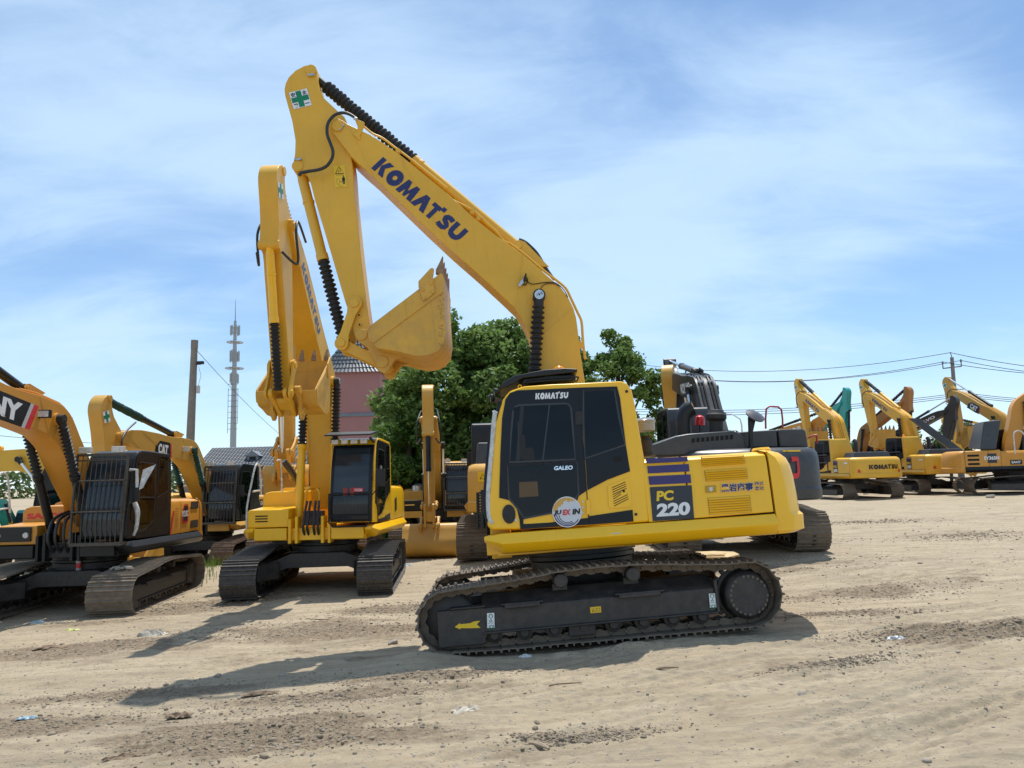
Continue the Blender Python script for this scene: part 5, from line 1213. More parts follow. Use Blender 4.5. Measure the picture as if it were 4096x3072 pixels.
a_ = tr(HU, cA([(30, 842), (95, 845)]), 1.15); mb.tube([(a_[0][0], 1.15, a_[0][1]), (a_[1][0], 1.2, a_[1][1])], .016); mb.build('front_step_grille', M_BLK, HR)
mb = MB(HSW); vz = P['visor']; mb.prism(vz, 1.18, .46); mb.build('roof_hood', M_BLK, cabo, .015)
mb = MB(HSW); mb.prism(P['roofbox'], 1.12, .5); mb.build('roof_cover', M_BLK, cabo, .01)
hp = tr(HU, cA([(300, 196), (320, 178), (460, 168), (600, 160), (607, 168), (600, 186), (585, 184)]), 1.12); mb = MB(HSW); mb.tube([(x, 1.14, z) for x, z in smooth2(hp, 3)], .010, 6); mb.build('roof_rail', M_BLK, cabo)
bc = tr(HU, cA([(497, 137)]), .8)[0]; mb = MB(HSW); mb.lathe((bc[0], .8, bc[1]), (bc[0], .8, bc[1] + .1), [(0, .085), (.03, .085), (.06, .078), (.085, .055), (.1, .02)], 24); mb.build('beacon', M_AMB, cabo)
for pp in ((105, 285), (128, 250)):
    q_ = tr(HU, cA([pp]), 1.1)[0]; mb = MB(HSW); mb.lathe((q_[0] + .03, 1.1, q_[1]), (q_[0] - .03, 1.1, q_[1] + .01), [(0, .055), (.02, .06), (.05, .045), (.06, .02)], 20)
    L_ = mb.build('work_light', M_BLK, cabo); mb = MB(HSW); mb.cyl((q_[0] + .03, 1.1, q_[1]), (q_[0] + .034, 1.1, q_[1]), .05); mb.build('lens', M_LAMP, L_)
mb = MB(HSW); q_ = tr(HU, cA([(120, 300), (150, 290)]), 1.1); mb.box((q_[0][0] - .03, 1.1, q_[0][1]), (.08, .05, .05)); mb.build('lamp_bracket', mat('rusty bracket', (.10, .05, .03), .7), cabo)
q_ = tr(HU, cA([(264, 216)]), 1.2)[0]; mb = MB(HSW); mb.tube([(q_[0] + a, 1.2, q_[1] + b) for a, b in arc(0, 0, .022, 0, 360, 10)], .006, 6); mb.build('lifting_eye', M_YELH, cabo)
mb = MB(HSW); q_ = tr(HU, cA([(162, 345), (155, 300), (165, 285)]), 1.25); mb.tube([(x, 1.26, z) for x, z in q_], .014); mb.build('grab_handle', M_BLK, cabo)
# air pre-cleaner behind the cab, fuel cap on the hood
q0, q1 = tr(HU, cA([(1003, 500), (1003, 620)]), .35); qx = q0[0]
mb = MB(HSW); mb.lathe((qx, .35, q1[1] - .02), (qx, .35, q0[1] + .19), [(0, .11), (.03, .11), (.035, .085), (.22, .085), (.225, .06), (.27, .06), (.275, .13)], 28)
pc = mb.build('air_intake', M_RUB, HR)
mb = MB(HSW); mb.lathe((qx, .35, q0[1] + .05), (qx, .35, q0[1] + .24), [(0, .145), (.11, .155), (.115, .165), (.14, .165), (.175, .12), (.18, .05)], 28); mb.build('intake_cap', mat('clear cap', (.25, .25, .24), .2), pc)
q_ = tr(HU, cA([(1702, 585)]), 1.1)[0]; mb = MB(HSW); mb.lathe((q_[0], 1.0, q_[1] - .05), (q_[0], 1.0, q_[1] + .03), [(0, .12), (.05, .12), (.075, .1), (.08, .03)], 24); mb.build('filler_cap', M_YELH, HR)
# ---- boom and arm details
bl = tr(HU, [(1487, 670), (1700 + 400 * .36166, 800 + 440 * .36166), (1530, 630)], .253)
K0, Kt = Vector(bl[0]), Vector(bl[2]); Utr = Vector(tr(HU, cD3([(472, 350)]), .253)[0])
mb = MB(HSW); e_ = (Kt - K0) * .06; q = quad_map(K0 - e_, K0 - e_ + (Utr - Kt), Kt + e_); decal(mb, logo('KOMATSU', .06), lambda u, v: (q(u, v).x, .2545, q(u, v).y)); mb.build('lettering', M_BLUE, bo)
def tube_on(name, pts, y, r, m, parent, c=cD1, n=4, seg=10):
    z = smooth2(tr(HU, c(pts), y), n); mb = MB(HSW); mb.tube([(a, y, b) for a, b in z], r, seg); return mb.build(name, m, parent)
tube_on('hose', [(905, 765), (870, 738), (810, 705), (740, 694), (660, 720), (600, 785), (575, 860), (582, 950), (615, 1040), (640, 1120), (630, 1200), (575, 1280), (490, 1322), (385, 1340)], .33, .024, M_HOSE, bo)
tube_on('hose_fitting', [(905, 768), (880, 752)], .33, .028, M_ZINC, bo); tube_on('hose_fitting', [(388, 1338), (330, 1350), (285, 1360), (270, 1390)], .33, .026, M_HOSE, ar)
sheet('hose_bracket', [(890, 790), (905, 765), (990, 800), (985, 840), (955, 920), (935, 945), (945, 990), (930, 992), (860, 930), (905, 900), (915, 850)], .27, M_YEL, bo, .02, c=cD1, bevel=.003)
for k in (0, 1):
    tube_on('oil_pipe', [(985, 848), (1080, 925), (1190, 975), (1330, 1080), (1480, 1190), (1700, 1365), (1900, 1525)], .21 - .3 * k, .017, M_YEL, bo)
    tube_on('oil_pipe', [(180, -60), (520, 110), (700, 270), (800, 360), (860, 440), (925, 480)], .21 - .3 * k, .017, M_YEL, bo, c=cD3)
    tube_on('oil_pipe', [(925, 470), (1100, 600), (1300, 770), (1450, 885), (1555, 975), (1610, 1080), (1690, 1250), (1730, 1340), (1742, 1480), (1755, 1640), (1775, 1760)], .20 - .36 * k, .019, M_YEL, bo, c=cD3, n=3)
for pp in ((520, 115), (590, 180)): sheet('pipe_clamp', [(pp[0] - 25, pp[1] + 25), (pp[0] + 20, pp[1] + 40), (pp[0] + 35, pp[1] + 5), (pp[0] - 5, pp[1] - 30)], .235, M_YEL, bo, .05, c=cD3, bevel=.003)
sheet('pipe_clamp', [(1705, 1560), (1750, 1570), (1750, 1640), (1705, 1630)], .235, M_YEL, bo, .05, c=cD3, bevel=.003)
sheet('pipe_clamp', [(1330, 1105), (1360, 1080), (1400, 1110), (1370, 1140)], .235, M_YEL, bo, .05, c=cD1, bevel=.003)
tube_on('hose', [(1040, 435), (1090, 455), (1140, 490), (1230, 580), (1300, 690), (1350, 780), (1400, 845), (1435, 880)], .05, .024, M_HOSE, bo, c=cD3)
tube_on('hose', [(1105, 545), (1170, 590), (1250, 640), (1310, 710), (1370, 800), (1430, 880)], -.08, .022, M_HOSE, bo, c=cD3)
# lamp, cable and worn decals on the boom
sheet('boom_lamp', [(1085, 880), (1115, 795), (1125, 815), (1120, 850), (1100, 900)], .40, M_BLK, bo, .14, c=cD3, bevel=.01)
sheet('lamp_bracket', [(1030, 940), (1050, 960), (1075, 930), (1105, 910), (1085, 865), (1060, 890)], .33, M_ZINC, bo, .05, c=cD3, bevel=.006)
tube_on('cable', [(1115, 850), (1135, 880), (1120, 930), (1095, 940), (1090, 910), (1115, 880), (1150, 915), (1200, 930), (1300, 915), (1420, 910), (1480, 940), (1540, 1000), (1580, 1075)], .27, .007, M_BLK, bo, c=cD3, seg=6)
tube_on('cable', [(1280, 1000), (1290, 960), (1340, 925), (1430, 925), (1500, 960)], .27, .006, M_BLK, bo, c=cD3, seg=6)
tube_on('cable', [(1200, 1060), (1195, 1110), (1225, 1140)], .40, .006, M_BLK, bo, c=cD3, seg=6)
v_, f_ = stroke(arc(0, 0, .018, -40, 200, 8) + [(-.018, .02), (.0, .035)], .007)
mb = MB(HSW); mb.add([(P['B_pin'][0] + .015 + a, .434, P['B_pin'][1] + b - .01) for a, b in v_] + [(P['B_pin'][0] - .025 + a, .434, P['B_pin'][1] + b) for a, b in v_], f_ + [tuple(i + len(v_) for i in f) for f in f_]); mb.build('pin_mark', M_BLK, bo)
# keeper plates
def keeper(p, ang, y, parent, c=cD1):
    q_ = Vector(tr(HU, c([p]), y)[0]); mb = MB(HSW); rot = Matrix.Rotation(-R(ang), 3, 'Y')
    mb.box((q_.x, y, q_.y), (.11, .02, .028), rot)
    for e in (-.04, .04): w = rot @ Vector((e, 0, 0)); mb.cyl((q_.x + w.x, y, q_.y + w.z), (q_.x + w.x, y + .025, q_.y + w.z), .014, seg=6)
    mb.build('pin_keeper', M_ZINC, parent, .002)
keeper((400, 275), 0, .205, ar); keeper((255, 1210), 0, .20, ar); keeper((737, 860), -50, .265, bo)
# green-cross sticker and warning sticker on the arm
gx = tr(HU, cD1([(208, 657), (407, 608), (153, 472)]), .176); q = quad_map(*gx); Y = .1765
def aq(name, shape, m, y=.0, parent=ar, **k):
    mb = MB(HSW); decal(mb, shape, lambda u, v: (q(u, v).x, Y + y, q(u, v).y), **k); return mb.build(name, m, parent, smooth=0)
aq('safety_sticker', SQ, M_WHITE)
aq('green_cross', SQ, M_GREEN, .0015, u0=.34, u1=.64, v0=.03, v1=.97); aq('green_cross', SQ, M_GREEN, .0012, u0=.03, u1=.97, v0=.35, v1=.65)
for ch, u_, v_ in (('安', .06, .68), ('全', .68, .68), ('第', .06, .04), ('一', .68, .14)):
    aq('lettering', text(ch, .03), M_BLUE, .002, u0=u_, u1=u_ + .25, v0=v_, v1=v_ + (.26 if ch != '一' else .05))
q = quad_map(*tr(HU, cD1([(665, 1522), (797, 1515), (641, 1280)]), .176))
aq('warning_sticker', SQ, M_YSTK, .0)
tri = stroke([(.14, .62), (.5, .95), (.86, .62), (.14, .62)], .04)
aq('warning_symbol', tri, M_BLK, .0015)
aq('warning_symbol', stroke([(.38, .66), (.46, .78), (.58, .70), (.60, .82), (.50, .86)], .03), M_BLK, .0015)
aq('lettering', text('はさまれるな', .0), M_BLK, .0015, u0=.2, u1=.8, v0=.54, v1=.58)
aq('warning_symbol', stroke([(.2, .15), (.2, .38), (.42, .38), (.42, .15), (.2, .15)], .015), M_BLK, .0015)
aq('warning_symbol', ([(.68, .14), (.74, .14), (.76, .3), (.78, .14), (.86, .14), (.86, .3), (.90, .3), (.90, .44), (.66, .44), (.64, .3), (.68, .3)], [tuple(range(11))]), M_BLK, .0015)
aq('warning_symbol', (arc(.78, .49, .05, 0, 350, 10), [tuple(range(11))]), M_BLK, .0015)
aq('warning_symbol', stroke([(.45, .26), (.66, .26)], .02), M_BLK, .0015)
aq('lettering', text('禁立入', .0), M_BLK, .0015, u0=.3, u1=.7, v0=.04, v1=.08)
for pp in ((655, 998), (660, 1104)):
    q_ = tr(HU, cD2([pp]), .18)[0]; mb = MB(HSW); mb.lathe((q_[0], .17, q_[1]), (q_[0], .195, q_[1]), [(0, .030), (.024, .028)], 18); b_ = mb.build('lug', M_YEL, ar)
    mb = MB(HSW); mb.cyl((q_[0], .19, q_[1]), (q_[0], .197, q_[1]), .015, seg=12); mb.build('lug_hole', M_SLOT, ar)
# scuffs where stones took the paint off the bucket edge
rnd = random.Random(5); bkt = hero['bucket']; mb = MB(HSW)
for k in range(46):
    x, y = rnd.gauss(1560, 22), rnd.uniform(760, 1340)
    if x > 1588: x = 1588
    q_ = tr(HU, cD2([(x, y)]), .574)[0]; a = rnd.uniform(-.6, 1.2); L_, w_ = rnd.uniform(.008, .034), rnd.uniform(.003, .008)
    u = Vector((math.cos(a), math.sin(a))); n_ = Vector((-u.y, u.x)); c_ = Vector(q_)
    pts = [c_ - u * L_, c_ + n_ * w_ * rnd.uniform(.4, 1), c_ + u * L_ * .6 + n_ * w_ * .4, c_ + u * L_, c_ - n_ * w_ * rnd.uniform(.3, 1)]
    mb.add([(p.x, .5735, p.y) for p in pts], [tuple(range(5))])
mb.build('paint_chips', M_WORN, bkt, smooth=0)
# ------------------------------------------------------------------ the other machines in the yard
def place(x, y, z, yaw, s=1.0, pitch=0.0):
    return Matrix.Translation((x, y, z)) @ Matrix.Rotation(R(yaw), 4, 'Z') @ Matrix.Rotation(R(pitch), 4, 'Y') @ Matrix.Scale(s, 4)
BQ = [tuple(p) for p in (K0, K0 + (Utr - Kt), Kt)]
def boom_word(mc, name, shape, m, quad=BQ, y=.2545, group='boom'):
    mb = mc['U'](); T_ = mc['TB'] if group == 'boom' else mc['TA']; z = [T_(p) for p in quad]; q = quad_map(*z)
    decal(mb, shape, lambda u, v: (q(u, v).x, y, q(u, v).y)); return mb.build(name, m, mc[group], smooth=0)
def side_word(mc, name, shape, m, quad, y=1.339, parent=None):
    mb = mc['U'](); q = quad_map(*quad); decal(mb, shape, lambda u, v: (q(u, v).x, y, q(u, v).y)); return mb.build(name, m, parent or mc['body'][0], smooth=0)
def rear_word(mc, name, shape, m, a0, a1, z0, z1, rr=2.945):
    mb = mc['U'](); decal(mb, shape, lambda u, v: (-rr * math.cos(R(a0 + (a1 - a0) * u)), rr * math.sin(R(a0 + (a1 - a0) * u)), z0 + (z1 - z0) * v)); return mb.build(name, m, mc['cw'], smooth=0)
def grid_sq(n=8): return [(i / n, j) for j in (0, 1) for i in range(n + 1)], [(i, i + 1, n + 2 + i, n + 1 + i) for i in range(n)]
def part(mc, name, m, fn, bevel=0, parent=None, **k):
    mb = mc['U'](); fn(mb); return mb.build(name, m, parent or mc['root'], bevel, **k)
AQ = tr(HU, cD1([(208, 657), (407, 608), (153, 472)]), .176)
def cross(mc, y=.1765):
    z = [mc['TA'](p) for p in AQ]; q = quad_map(*z)
    for nm, m_, e, (a, b, c_, d) in (('safety_sticker', M_WHITE, 0, (0, 1, 0, 1)), ('green_cross', M_GREEN, .002, (.34, .66, .03, .97)), ('green_cross', M_GREEN, .0015, (.03, .97, .34, .66))):
        mb = mc['U'](); decal(mb, SQ, lambda u, v: (q(u, v).x, y + e, q(u, v).y), a, b, c_, d); mb.build(nm, m_, mc['arm'], smooth=0)
def rails(mc, m, pts_list, r=.02):
    for pts in pts_list: part(mc, 'handrail', m, lambda mb: mb.tube(smooth2(pts, 2), r, 8))
def pipes(mc, m, ys=(.10, .17)):
    back = [P['boom'][i] for i in range(13, 25)]; cc = Vector((1.5, 3.5))
    for yy in ys:
        pts = []
        for p in back:
            v = (Vector(p) - Vector((1.2, 4.2))).normalized(); q_ = mc['TB'](tuple(Vector(p) + v * .05)); pts.append((q_[0], yy, q_[1]))
        part(mc, 'oil_pipe', m, lambda mb: mb.tube(pts, .02, 6), parent=mc['boom'])
def hoses(mc):
    a = mc['TB'](P['A_piv'])
    for yy, s_ in ((.33, 1), (-.33, -1)):
        k1, k2 = mc['TB'](tuple(Vector(P['A_piv']) + Vector((-.75, -.12)))), mc['TA'](tuple(Vector(P['K_cyl']) + Vector((0, -.15))))
        pts = smooth2([(k1[0], yy * .8, k1[1]), (a[0] - .05, yy * .95, a[1] + .12), (a[0] + .22, yy * 1.1, a[1] - .2), (a[0] + .12, yy * 1.1, a[1] - .75), (k2[0], yy * .7, k2[1])], 6)
        part(mc, 'hose', M_HOSE, lambda mb: mb.tube(pts, .024, 8), parent=mc['boom'])
def quadp(mc, name, m, quad, y, parent, **k): return side_word(mc, name, SQ, m, quad, y, parent)

# D: front-on yellow machine
D_ = excavator('second yellow excavator facing the camera, its raised bucket in front of its boom', place(-4.12, 16.88, -.15, -85.5, .98, 0), R(-6), pose=(R(-3), R(2), 0), pal=dict(body=M_YELH, cab=M_YELH, cw=M_YELH, skirt=M_YELH, cyl=M_YELH), detail=1, opt=('halfguard', 'pincap'), track=(M_TRKB, M_TRKB), bk_=.945)
boom_word(D_, 'lettering', logo('KOMATSU', .06), M_BLUE); cross(D_); pipes(D_, M_YEL); hoses(D_)
WR = [[(1.20, -1.30, 1.25), (1.16, -1.32, 1.75), (1.0, -1.28, 2.30), (.86, -1.26, 2.62), (.70, -1.26, 2.66), (.58, -1.26, 2.55), (.50, -1.26, 2.02)], [(.95, -1.27, 2.08), (.50, -1.27, 2.10)], [(.62, -.88, 2.72), (.48, -.86, 2.74), (.38, -.86, 2.6), (.34, -.86, 2.05)]]
rails(D_, M_WRAP, WR)
part(D_, 'filler_cap', M_GOLD, lambda mb: mb.lathe((.05, -.62, 2.05), (.05, -.62, 2.17), [(0, .05), (.04, .05), (.05, .03), (.09, .03), (.12, .05)], 12))
part(D_, 'exhaust_pipe', M_BLK, lambda mb: (mb.tube(smooth2([(-1.2, -.6, 2.1), (-1.2, -.6, 2.45), (-1.05, -.55, 2.66), (-.72, -.42, 2.78)], 4), .12, 12)))
part(D_, 'suction_hose', M_GREY, lambda mb: mb.tube(smooth2([(-.2, -.55, 2.0), (.15, -.62, 2.35), (.35, -.82, 2.72)], 4), .07, 10))
for yy in (-.12, -.04, .08, .16):
    part(D_, 'hydraulic_hose', M_HOSE, lambda mb: mb.tube(smooth2([(1.02, yy, 1.10), (1.2, yy * 1.1, 1.3), (1.12, yy, 1.62), (1.0, yy * .9, 1.85)], 4), .026, 8))
part(D_, 'valve_block', mat('dark red valve', (.06, .03, .025), .5, dust=.4), lambda mb: (mb.box2((.80, -.2, 1.35), (.98, .22, 1.65)), mb.cyl((.98, -.1, 1.6), (1.05, -.1, 1.6), .05), mb.cyl((.98, .1, 1.45), (1.05, .1, 1.45), .05)), .01)
for yy in (-.14, .14):
    part(D_, 'oil_pipe', M_YEL, lambda mb: mb.tube(smooth2([(.98, yy, 1.78), (.98, yy, 2.02), (.92, yy * .6, 2.1), (.7, yy * .4, 2.1)], 4), .02, 8))
part(D_, 'oval_opening', M_SLOT, lambda mb: mb.prism([(-1.4, 1.55), (-1.2, 1.5), (-1.2, 1.8), (-1.4, 1.85)], 1.34, 1.33))
d_t = part(D_, 'windscreen_sticker', M_RED, lambda mb: mb.add([(1.245, .92, 2.02), (1.245, 1.12, 2.02), (1.235, 1.12, 2.10), (1.235, .92, 2.10)], [(0, 1, 2, 3)]))
part(D_, 'lettering', M_WHITE, lambda mb: decal(mb, text('YC236', .02), lambda u, v: (1.252 - .01 * v, .94 + .16 * u, 2.035 + .05 * v)), parent=d_t, smooth=0)
part(D_, 'front_red_patches', mat('dull red', (.30, .03, .03), .5), lambda mb: (mb.add([(1.238, .70, 1.80), (1.238, .78, 1.80), (1.225, .80, 2.10), (1.225, .70, 2.12)], [(0, 1, 2, 3)]), mb.add([(1.238, .86, 1.80), (1.238, .92, 1.80), (1.225, .94, 2.12), (1.225, .84, 2.10)], [(0, 1, 2, 3)])))  # two flat red patches on the windscreen
# B: amber machine on the left with a barred cab
PS = dict(body=M_SANY, boom=M_SANY, cab=M_BLK, cw=M_SANY, skirt=M_BLK, bucket=M_SANY, cyl=M_BLK, hood=M_BLK)
B_ = excavator('amber excavator with a steel-barred black cab and a red-edged black boom panel', place(-8.45, 15.55, -.22, -85, .94), R(-5), pose=(R(-38), R(62), R(10)), pal=PS, style='s', detail=1, opt=('guard', 'wide'), track=(M_TRKD, M_TRKD))
def bq(p, du, dv, a):
    c_, s_ = math.cos(R(a)), math.sin(R(a)); u = Vector((c_, s_)); v = Vector((-s_, c_)); return [tuple(Vector(p)), tuple(Vector(p) + u * du), tuple(Vector(p) + v * dv)]
# on the boom the panel runs from nose to bend; direction of the boom axis in its own unturned plane
ax = Vector(P['boom'][12]) - Vector(P['boom'][8]); ang = math.degrees(math.atan2(ax.y, ax.x))
ctr = Vector((1.72, 5.94)); u_ = -ax.normalized(); u_ = -u_ if u_.x > 0 else u_
au = Vector(BQ[1]) - Vector(BQ[0]); au = au.normalized(); av = (Vector(BQ[2]) - Vector(BQ[0])); av = (av - au * av.dot(au)).normalized()
def pq(c_, w, h, sh=0): o = c_ - au * w / 2 - av * h / 2; return [tuple(o), tuple(o + au * w), tuple(o + av * h + au * sh)]
bc0 = Vector((1.30, 5.50)) - au * .72
boom_word(B_, 'logo_panel', SQ, M_BLK, pq(bc0, 2.1, .50, .18), .2535)
boom_word(B_, 'grey_slash', SQ, M_GREYL, pq(bc0 + au * 1.10, .10, .50, .18), .2540)
boom_word(B_, 'red_slash', SQ, M_RED, pq(bc0 + au * 1.22, .16, .50, .18), .2535)
boom_word(B_, 'lettering', text('SANY', .05), M_WHITE, pq(bc0 + au * .20, 1.60, .36), .2545)
pipes(B_, M_SANY); hoses(B_)
for k_, (dx, dz) in enumerate(((.05, 0), (-.05, -.75))):
    q_ = B_['TB']((-.13 + dx * 0, 4.25 + dz)); part(B_, 'hose_peg', M_RAIL, lambda mb: mb.tube([(q_[0] - .02, 0, q_[1]), (q_[0] - .28, .1, q_[1] + .12)], .02, 6), parent=B_['boom'])
q_ = B_['TB']((.62, 4.95)); bl_ = part(B_, 'boom_lamp', M_BLK, lambda mb: mb.box((q_[0] + .05, .33, q_[1]), (.08, .26, .15)), .01, parent=B_['boom']); part(B_, 'lamp_glass', M_LAMP, lambda mb: mb.box((q_[0] + .095, .33, q_[1]), (.012, .22, .11)), parent=bl_)
rails(B_, M_WRAP, [[(1.30, -1.50, 1.12), (1.22, -1.50, 1.6), (1.02, -1.45, 2.35), (.9, -1.42, 2.72), (.75, -1.42, 2.76), (.62, -1.42, 2.6), (.52, -1.42, 1.95)], [(1.05, -1.44, 2.02), (.5, -1.43, 2.05)]])
bx_ = part(B_, 'step_box', M_BLK, lambda mb: mb.box2((1.162, -1.30, 1.40), (1.20, -.55, 1.68)), .01)
for yy in (-1.2, -.65): part(B_, 'head_lamp', M_LAMP, lambda mb: mb.lathe((1.20, yy, 1.52), (1.215, yy, 1.52), [(0, .06), (.015, .05)], 12), parent=bx_)
part(B_, 'lettering', M_RED, lambda mb: decal(mb, text('SANY', .05), lambda u, v: (.306, -1.2 + .75 * u, 1.80 + .12 * v)), parent=B_['tb'], smooth=0)
quadp(B_, 'red_stripe', M_RED, [(-.72, 1.37), (-.80, 1.37), (-.86, 1.86)], 1.3395, B_['body'][0])
side_word(B_, 'model_badge', poly([(0, .3), (.05, 0), (.8, 0), (1, .1), (1, .75), (.85, 1), (.3, 1), (.2, .8), (0, .75)]), M_RED, [(-1.34, 1.55), (-1.68, 1.55), (-1.34, 1.98)], 1.3395, B_['body'][1])
side_word(B_, 'badge_centre', SQ, M_PANEL, [(-1.40, 1.60), (-1.62, 1.60), (-1.42, 1.94)], 1.341, B_['body'][1])
side_word(B_, 'lettering', text('SY215C', .05), M_WHITE, [(-1.32, 1.70), (-1.66, 1.70), (-1.32, 1.84)], 1.343, B_['body'][1])
for z0 in (1.42, 1.86):
    g_ = quadp(B_, 'vent', M_SLOT, [(-1.82, z0), (-2.25, z0), (-1.82, z0 + .17)], 1.336, B_['body'][1]); side_word(B_, 'mesh', SQ, mat('vent mesh', (.05, .045, .04), .6), [(-1.84, z0 + .015), (-2.23, z0 + .015), (-1.84, z0 + .155)], 1.338, g_)
for k in range(8): quadp(B_, 'louvre', M_ORG, [(-.98, 1.50 + .055 * k), (-1.16, 1.50 + .055 * k), (-.98, 1.52 + .055 * k)], 1.337, B_['body'][0])
part(B_, 'wrapped_mirror', M_WRAP, lambda mb: (mb.tube([(1.15, 1.34, 2.75), (1.2, 1.5, 2.75), (1.2, 1.52, 2.4)], .03, 6), mb.ring([[(1.2, 1.55, 2.35), (1.2, 1.62, 2.38), (1.1, 1.6, 2.4)], [(1.15, 1.6, 2.75), (1.15, 1.86, 2.85), (1.05, 1.75, 2.82)]])))
part(B_, 'wrapped_door_handle', M_WRAP, lambda mb: mb.tube(smooth2([(1.0, 1.38, 2.1), (1.0, 1.45, 1.9), (.98, 1.42, 1.6), (1.0, 1.38, 1.45)], 3), [.05] * 4 + [.04] * 3 + [.03] * 3, 8))
for yy in (-.12, 0, .14): part(B_, 'hydraulic_hose', M_HOSE, lambda mb: mb.tube(smooth2([(1.02, yy, 1.10), (1.3, yy * 1.2, 1.4), (1.2, yy, 1.8), (.7, yy * .9, 1.95)], 4), .03, 8))
# C: amber machine behind, round-badged boom
PC_ = dict(body=M_CAT, boom=M_CAT, cab=M_BLK, cw=M_CAT, skirt=M_CAT, bucket=M_CAT, cyl=M_BLK, hood=M_BLK)
C_ = excavator('amber excavator with green rope wound round its cylinders, behind the steel-barred cab', place(-9.95, 25.4, -.46, -92, 1.0), R(0), pose=(R(-43), R(37), R(0)), pal=dict(PC_, boot=M_GREENB), style='c', detail=1, opt=('guard',), track=(M_TRKR, M_TRKR))
def cat_badge(mc, sc=1.0, c0=Vector((1.62, 5.82))):
    boom_word(mc, 'badge', poly([(.02, .0), (.12, -.0), (.80, .0), (1.0, .08), (.92, 1.0), (.30, 1.0), (.05, .6)]), M_BLK, pq(c0, .98 * sc, .46 * sc), .2535)
    boom_word(mc, 'red_slash', SQ, M_RED, pq(c0 + au * .52 * sc, .07 * sc, .42 * sc, -.06), .2540)
    boom_word(mc, 'lettering', text('CAT', .06), M_WHITE, pq(c0 + au * .02, .58 * sc, .30 * sc), .2550)
    boom_word(mc, 'yellow_triangle', ([(0, 0), (1, 0), (.5, 1)], [(0, 1, 2)]), M_YLET, pq(c0 - av * .11 * sc, .26 * sc, .14 * sc), .2560)
cat_badge(C_); cross(C_); hoses(C_)
q_ = C_['TB']((.62, 4.95)); part(C_, 'boom_lamp', M_LAMP, lambda mb: mb.box((q_[0] + .05, .33, q_[1]), (.08, .2, .15)), .01, parent=C_['boom'])
quadp(C_, 'black_panel', M_BLK, [(-.78, 1.34), (-1.28, 1.34), (-.78, 1.98)], 1.337, C_['body'][0])
side_word(C_, 'lettering', text('CAT', .06), M_WHITE, [(-.85, 1.78), (-1.18, 1.78), (-.85, 1.93)], 1.339, C_['body'][0])
side_word(C_, 'lettering', text('336D', .05), M_WHITE, [(-.85, 1.42), (-1.2, 1.42), (-.85, 1.52)], 1.339, C_['body'][0])
quadp(C_, 'red_slash', M_RED, [(-1.24, 1.36), (-1.34, 1.36), (-1.30, 1.66)], 1.3385, C_['body'][0])
for k in range(6): quadp(C_, 'louvre', M_SLOT, [(-1.5, 1.5 + .08 * k), (-2.2, 1.5 + .08 * k), (-1.5, 1.53 + .08 * k)], 1.337, C_['body'][1])
rails(C_, M_ZINC, [[(-.3, -1.2, 2.3), (-.3, -1.2, 2.75), (-2.0, -1.2, 2.75)], [(-.4, -1.2, 2.5), (-2.0, -1.2, 2.5)]], .025)
# E: amber machine with its bucket on the ground
E_ = excavator('amber excavator resting its wide scuffed bucket on the ground, cab behind bars', place(-3.1, 30.3, -.45, -86, 1.0), 0, pose=(R(-37), R(40), R(100)), pal=dict(PC_, cab=M_CAT), style='c', detail=1, opt=('guard', 'noboot', 'widebucket'))
part(E_, 'black_cover', M_BLK, lambda mb: mb.box2((.31, -1.345, 1.34), (1.18, -.42, 1.72)), .02)
part(E_, 'step_bar', M_CAT, lambda mb: mb.tube([(1.20, -1.1, 1.55), (1.24, -1.1, 1.55), (1.24, -.75, 1.55), (1.20, -.75, 1.55)], .02))
part(E_, 'mirror_pole', M_BLK, lambda mb: (mb.tube([(1.1, -1.35, 1.2), (1.05, -1.35, 2.5)], .02), mb.tube([(1.1, -1.35, 1.85), (1.1, -1.6, 1.9)], .015), mb.box((1.1, -1.66, 2.0), (.08, .16, .28))), .01)
part(E_, 'air_filter', M_ZINC, lambda mb: mb.lathe((-.6, -.7, 2.05), (-.6, -.7, 2.35), [(0, .25), (.2, .25), (.28, .1)], 16))
part(E_, 'beacon', M_AMB, lambda mb: mb.box((.9, .5, 3.2), (.12, .12, .12)), .02); hoses(E_)
# F: amber counterweight behind the cab of the nearest machine
F_ = excavator('amber excavator turned away just behind the foreground cab, warning label on its counterweight', place(.36, 22.2, -.03, 90, 1.15), 0, pose=(R(-44), R(20), R(0)), pal=dict(PC_, cab=M_BLK), style='c', detail=1)
w_ = rear_word(F_, 'warning_sticker', grid_sq(), M_YSTK, 22, 13.0, 1.72, 1.93, 2.93)
for a0 in (21.3, 16.6):
    st = stroke([(.1, .1), (.5, .9), (.9, .1), (.1, .1)], .1) if a0 > 20 else stroke([(.1, .1), (.1, .9), (.9, .9), (.9, .1), (.1, .1)], .08)
    mb = F_['U'](); decal(mb, st, lambda u, v: (-2.934 * math.cos(R(a0 - 3.3 * u)), 2.934 * math.sin(R(a0 - 3.3 * u)), 1.77 + .13 * v)); mb.build('warning_symbol', M_BLK, w_, smooth=0)
part(F_, 'rear_box', M_GREY, lambda mb: mb.ring([[(-.9, .42, 2.1), (-.9, 1.2, 2.1), (-1.5, 1.2, 2.1), (-1.5, .42, 2.1)], [(-.85, .42, 2.62), (-.85, 1.2, 2.62), (-1.35, 1.15, 2.62), (-1.35, .47, 2.62)]]), .03)
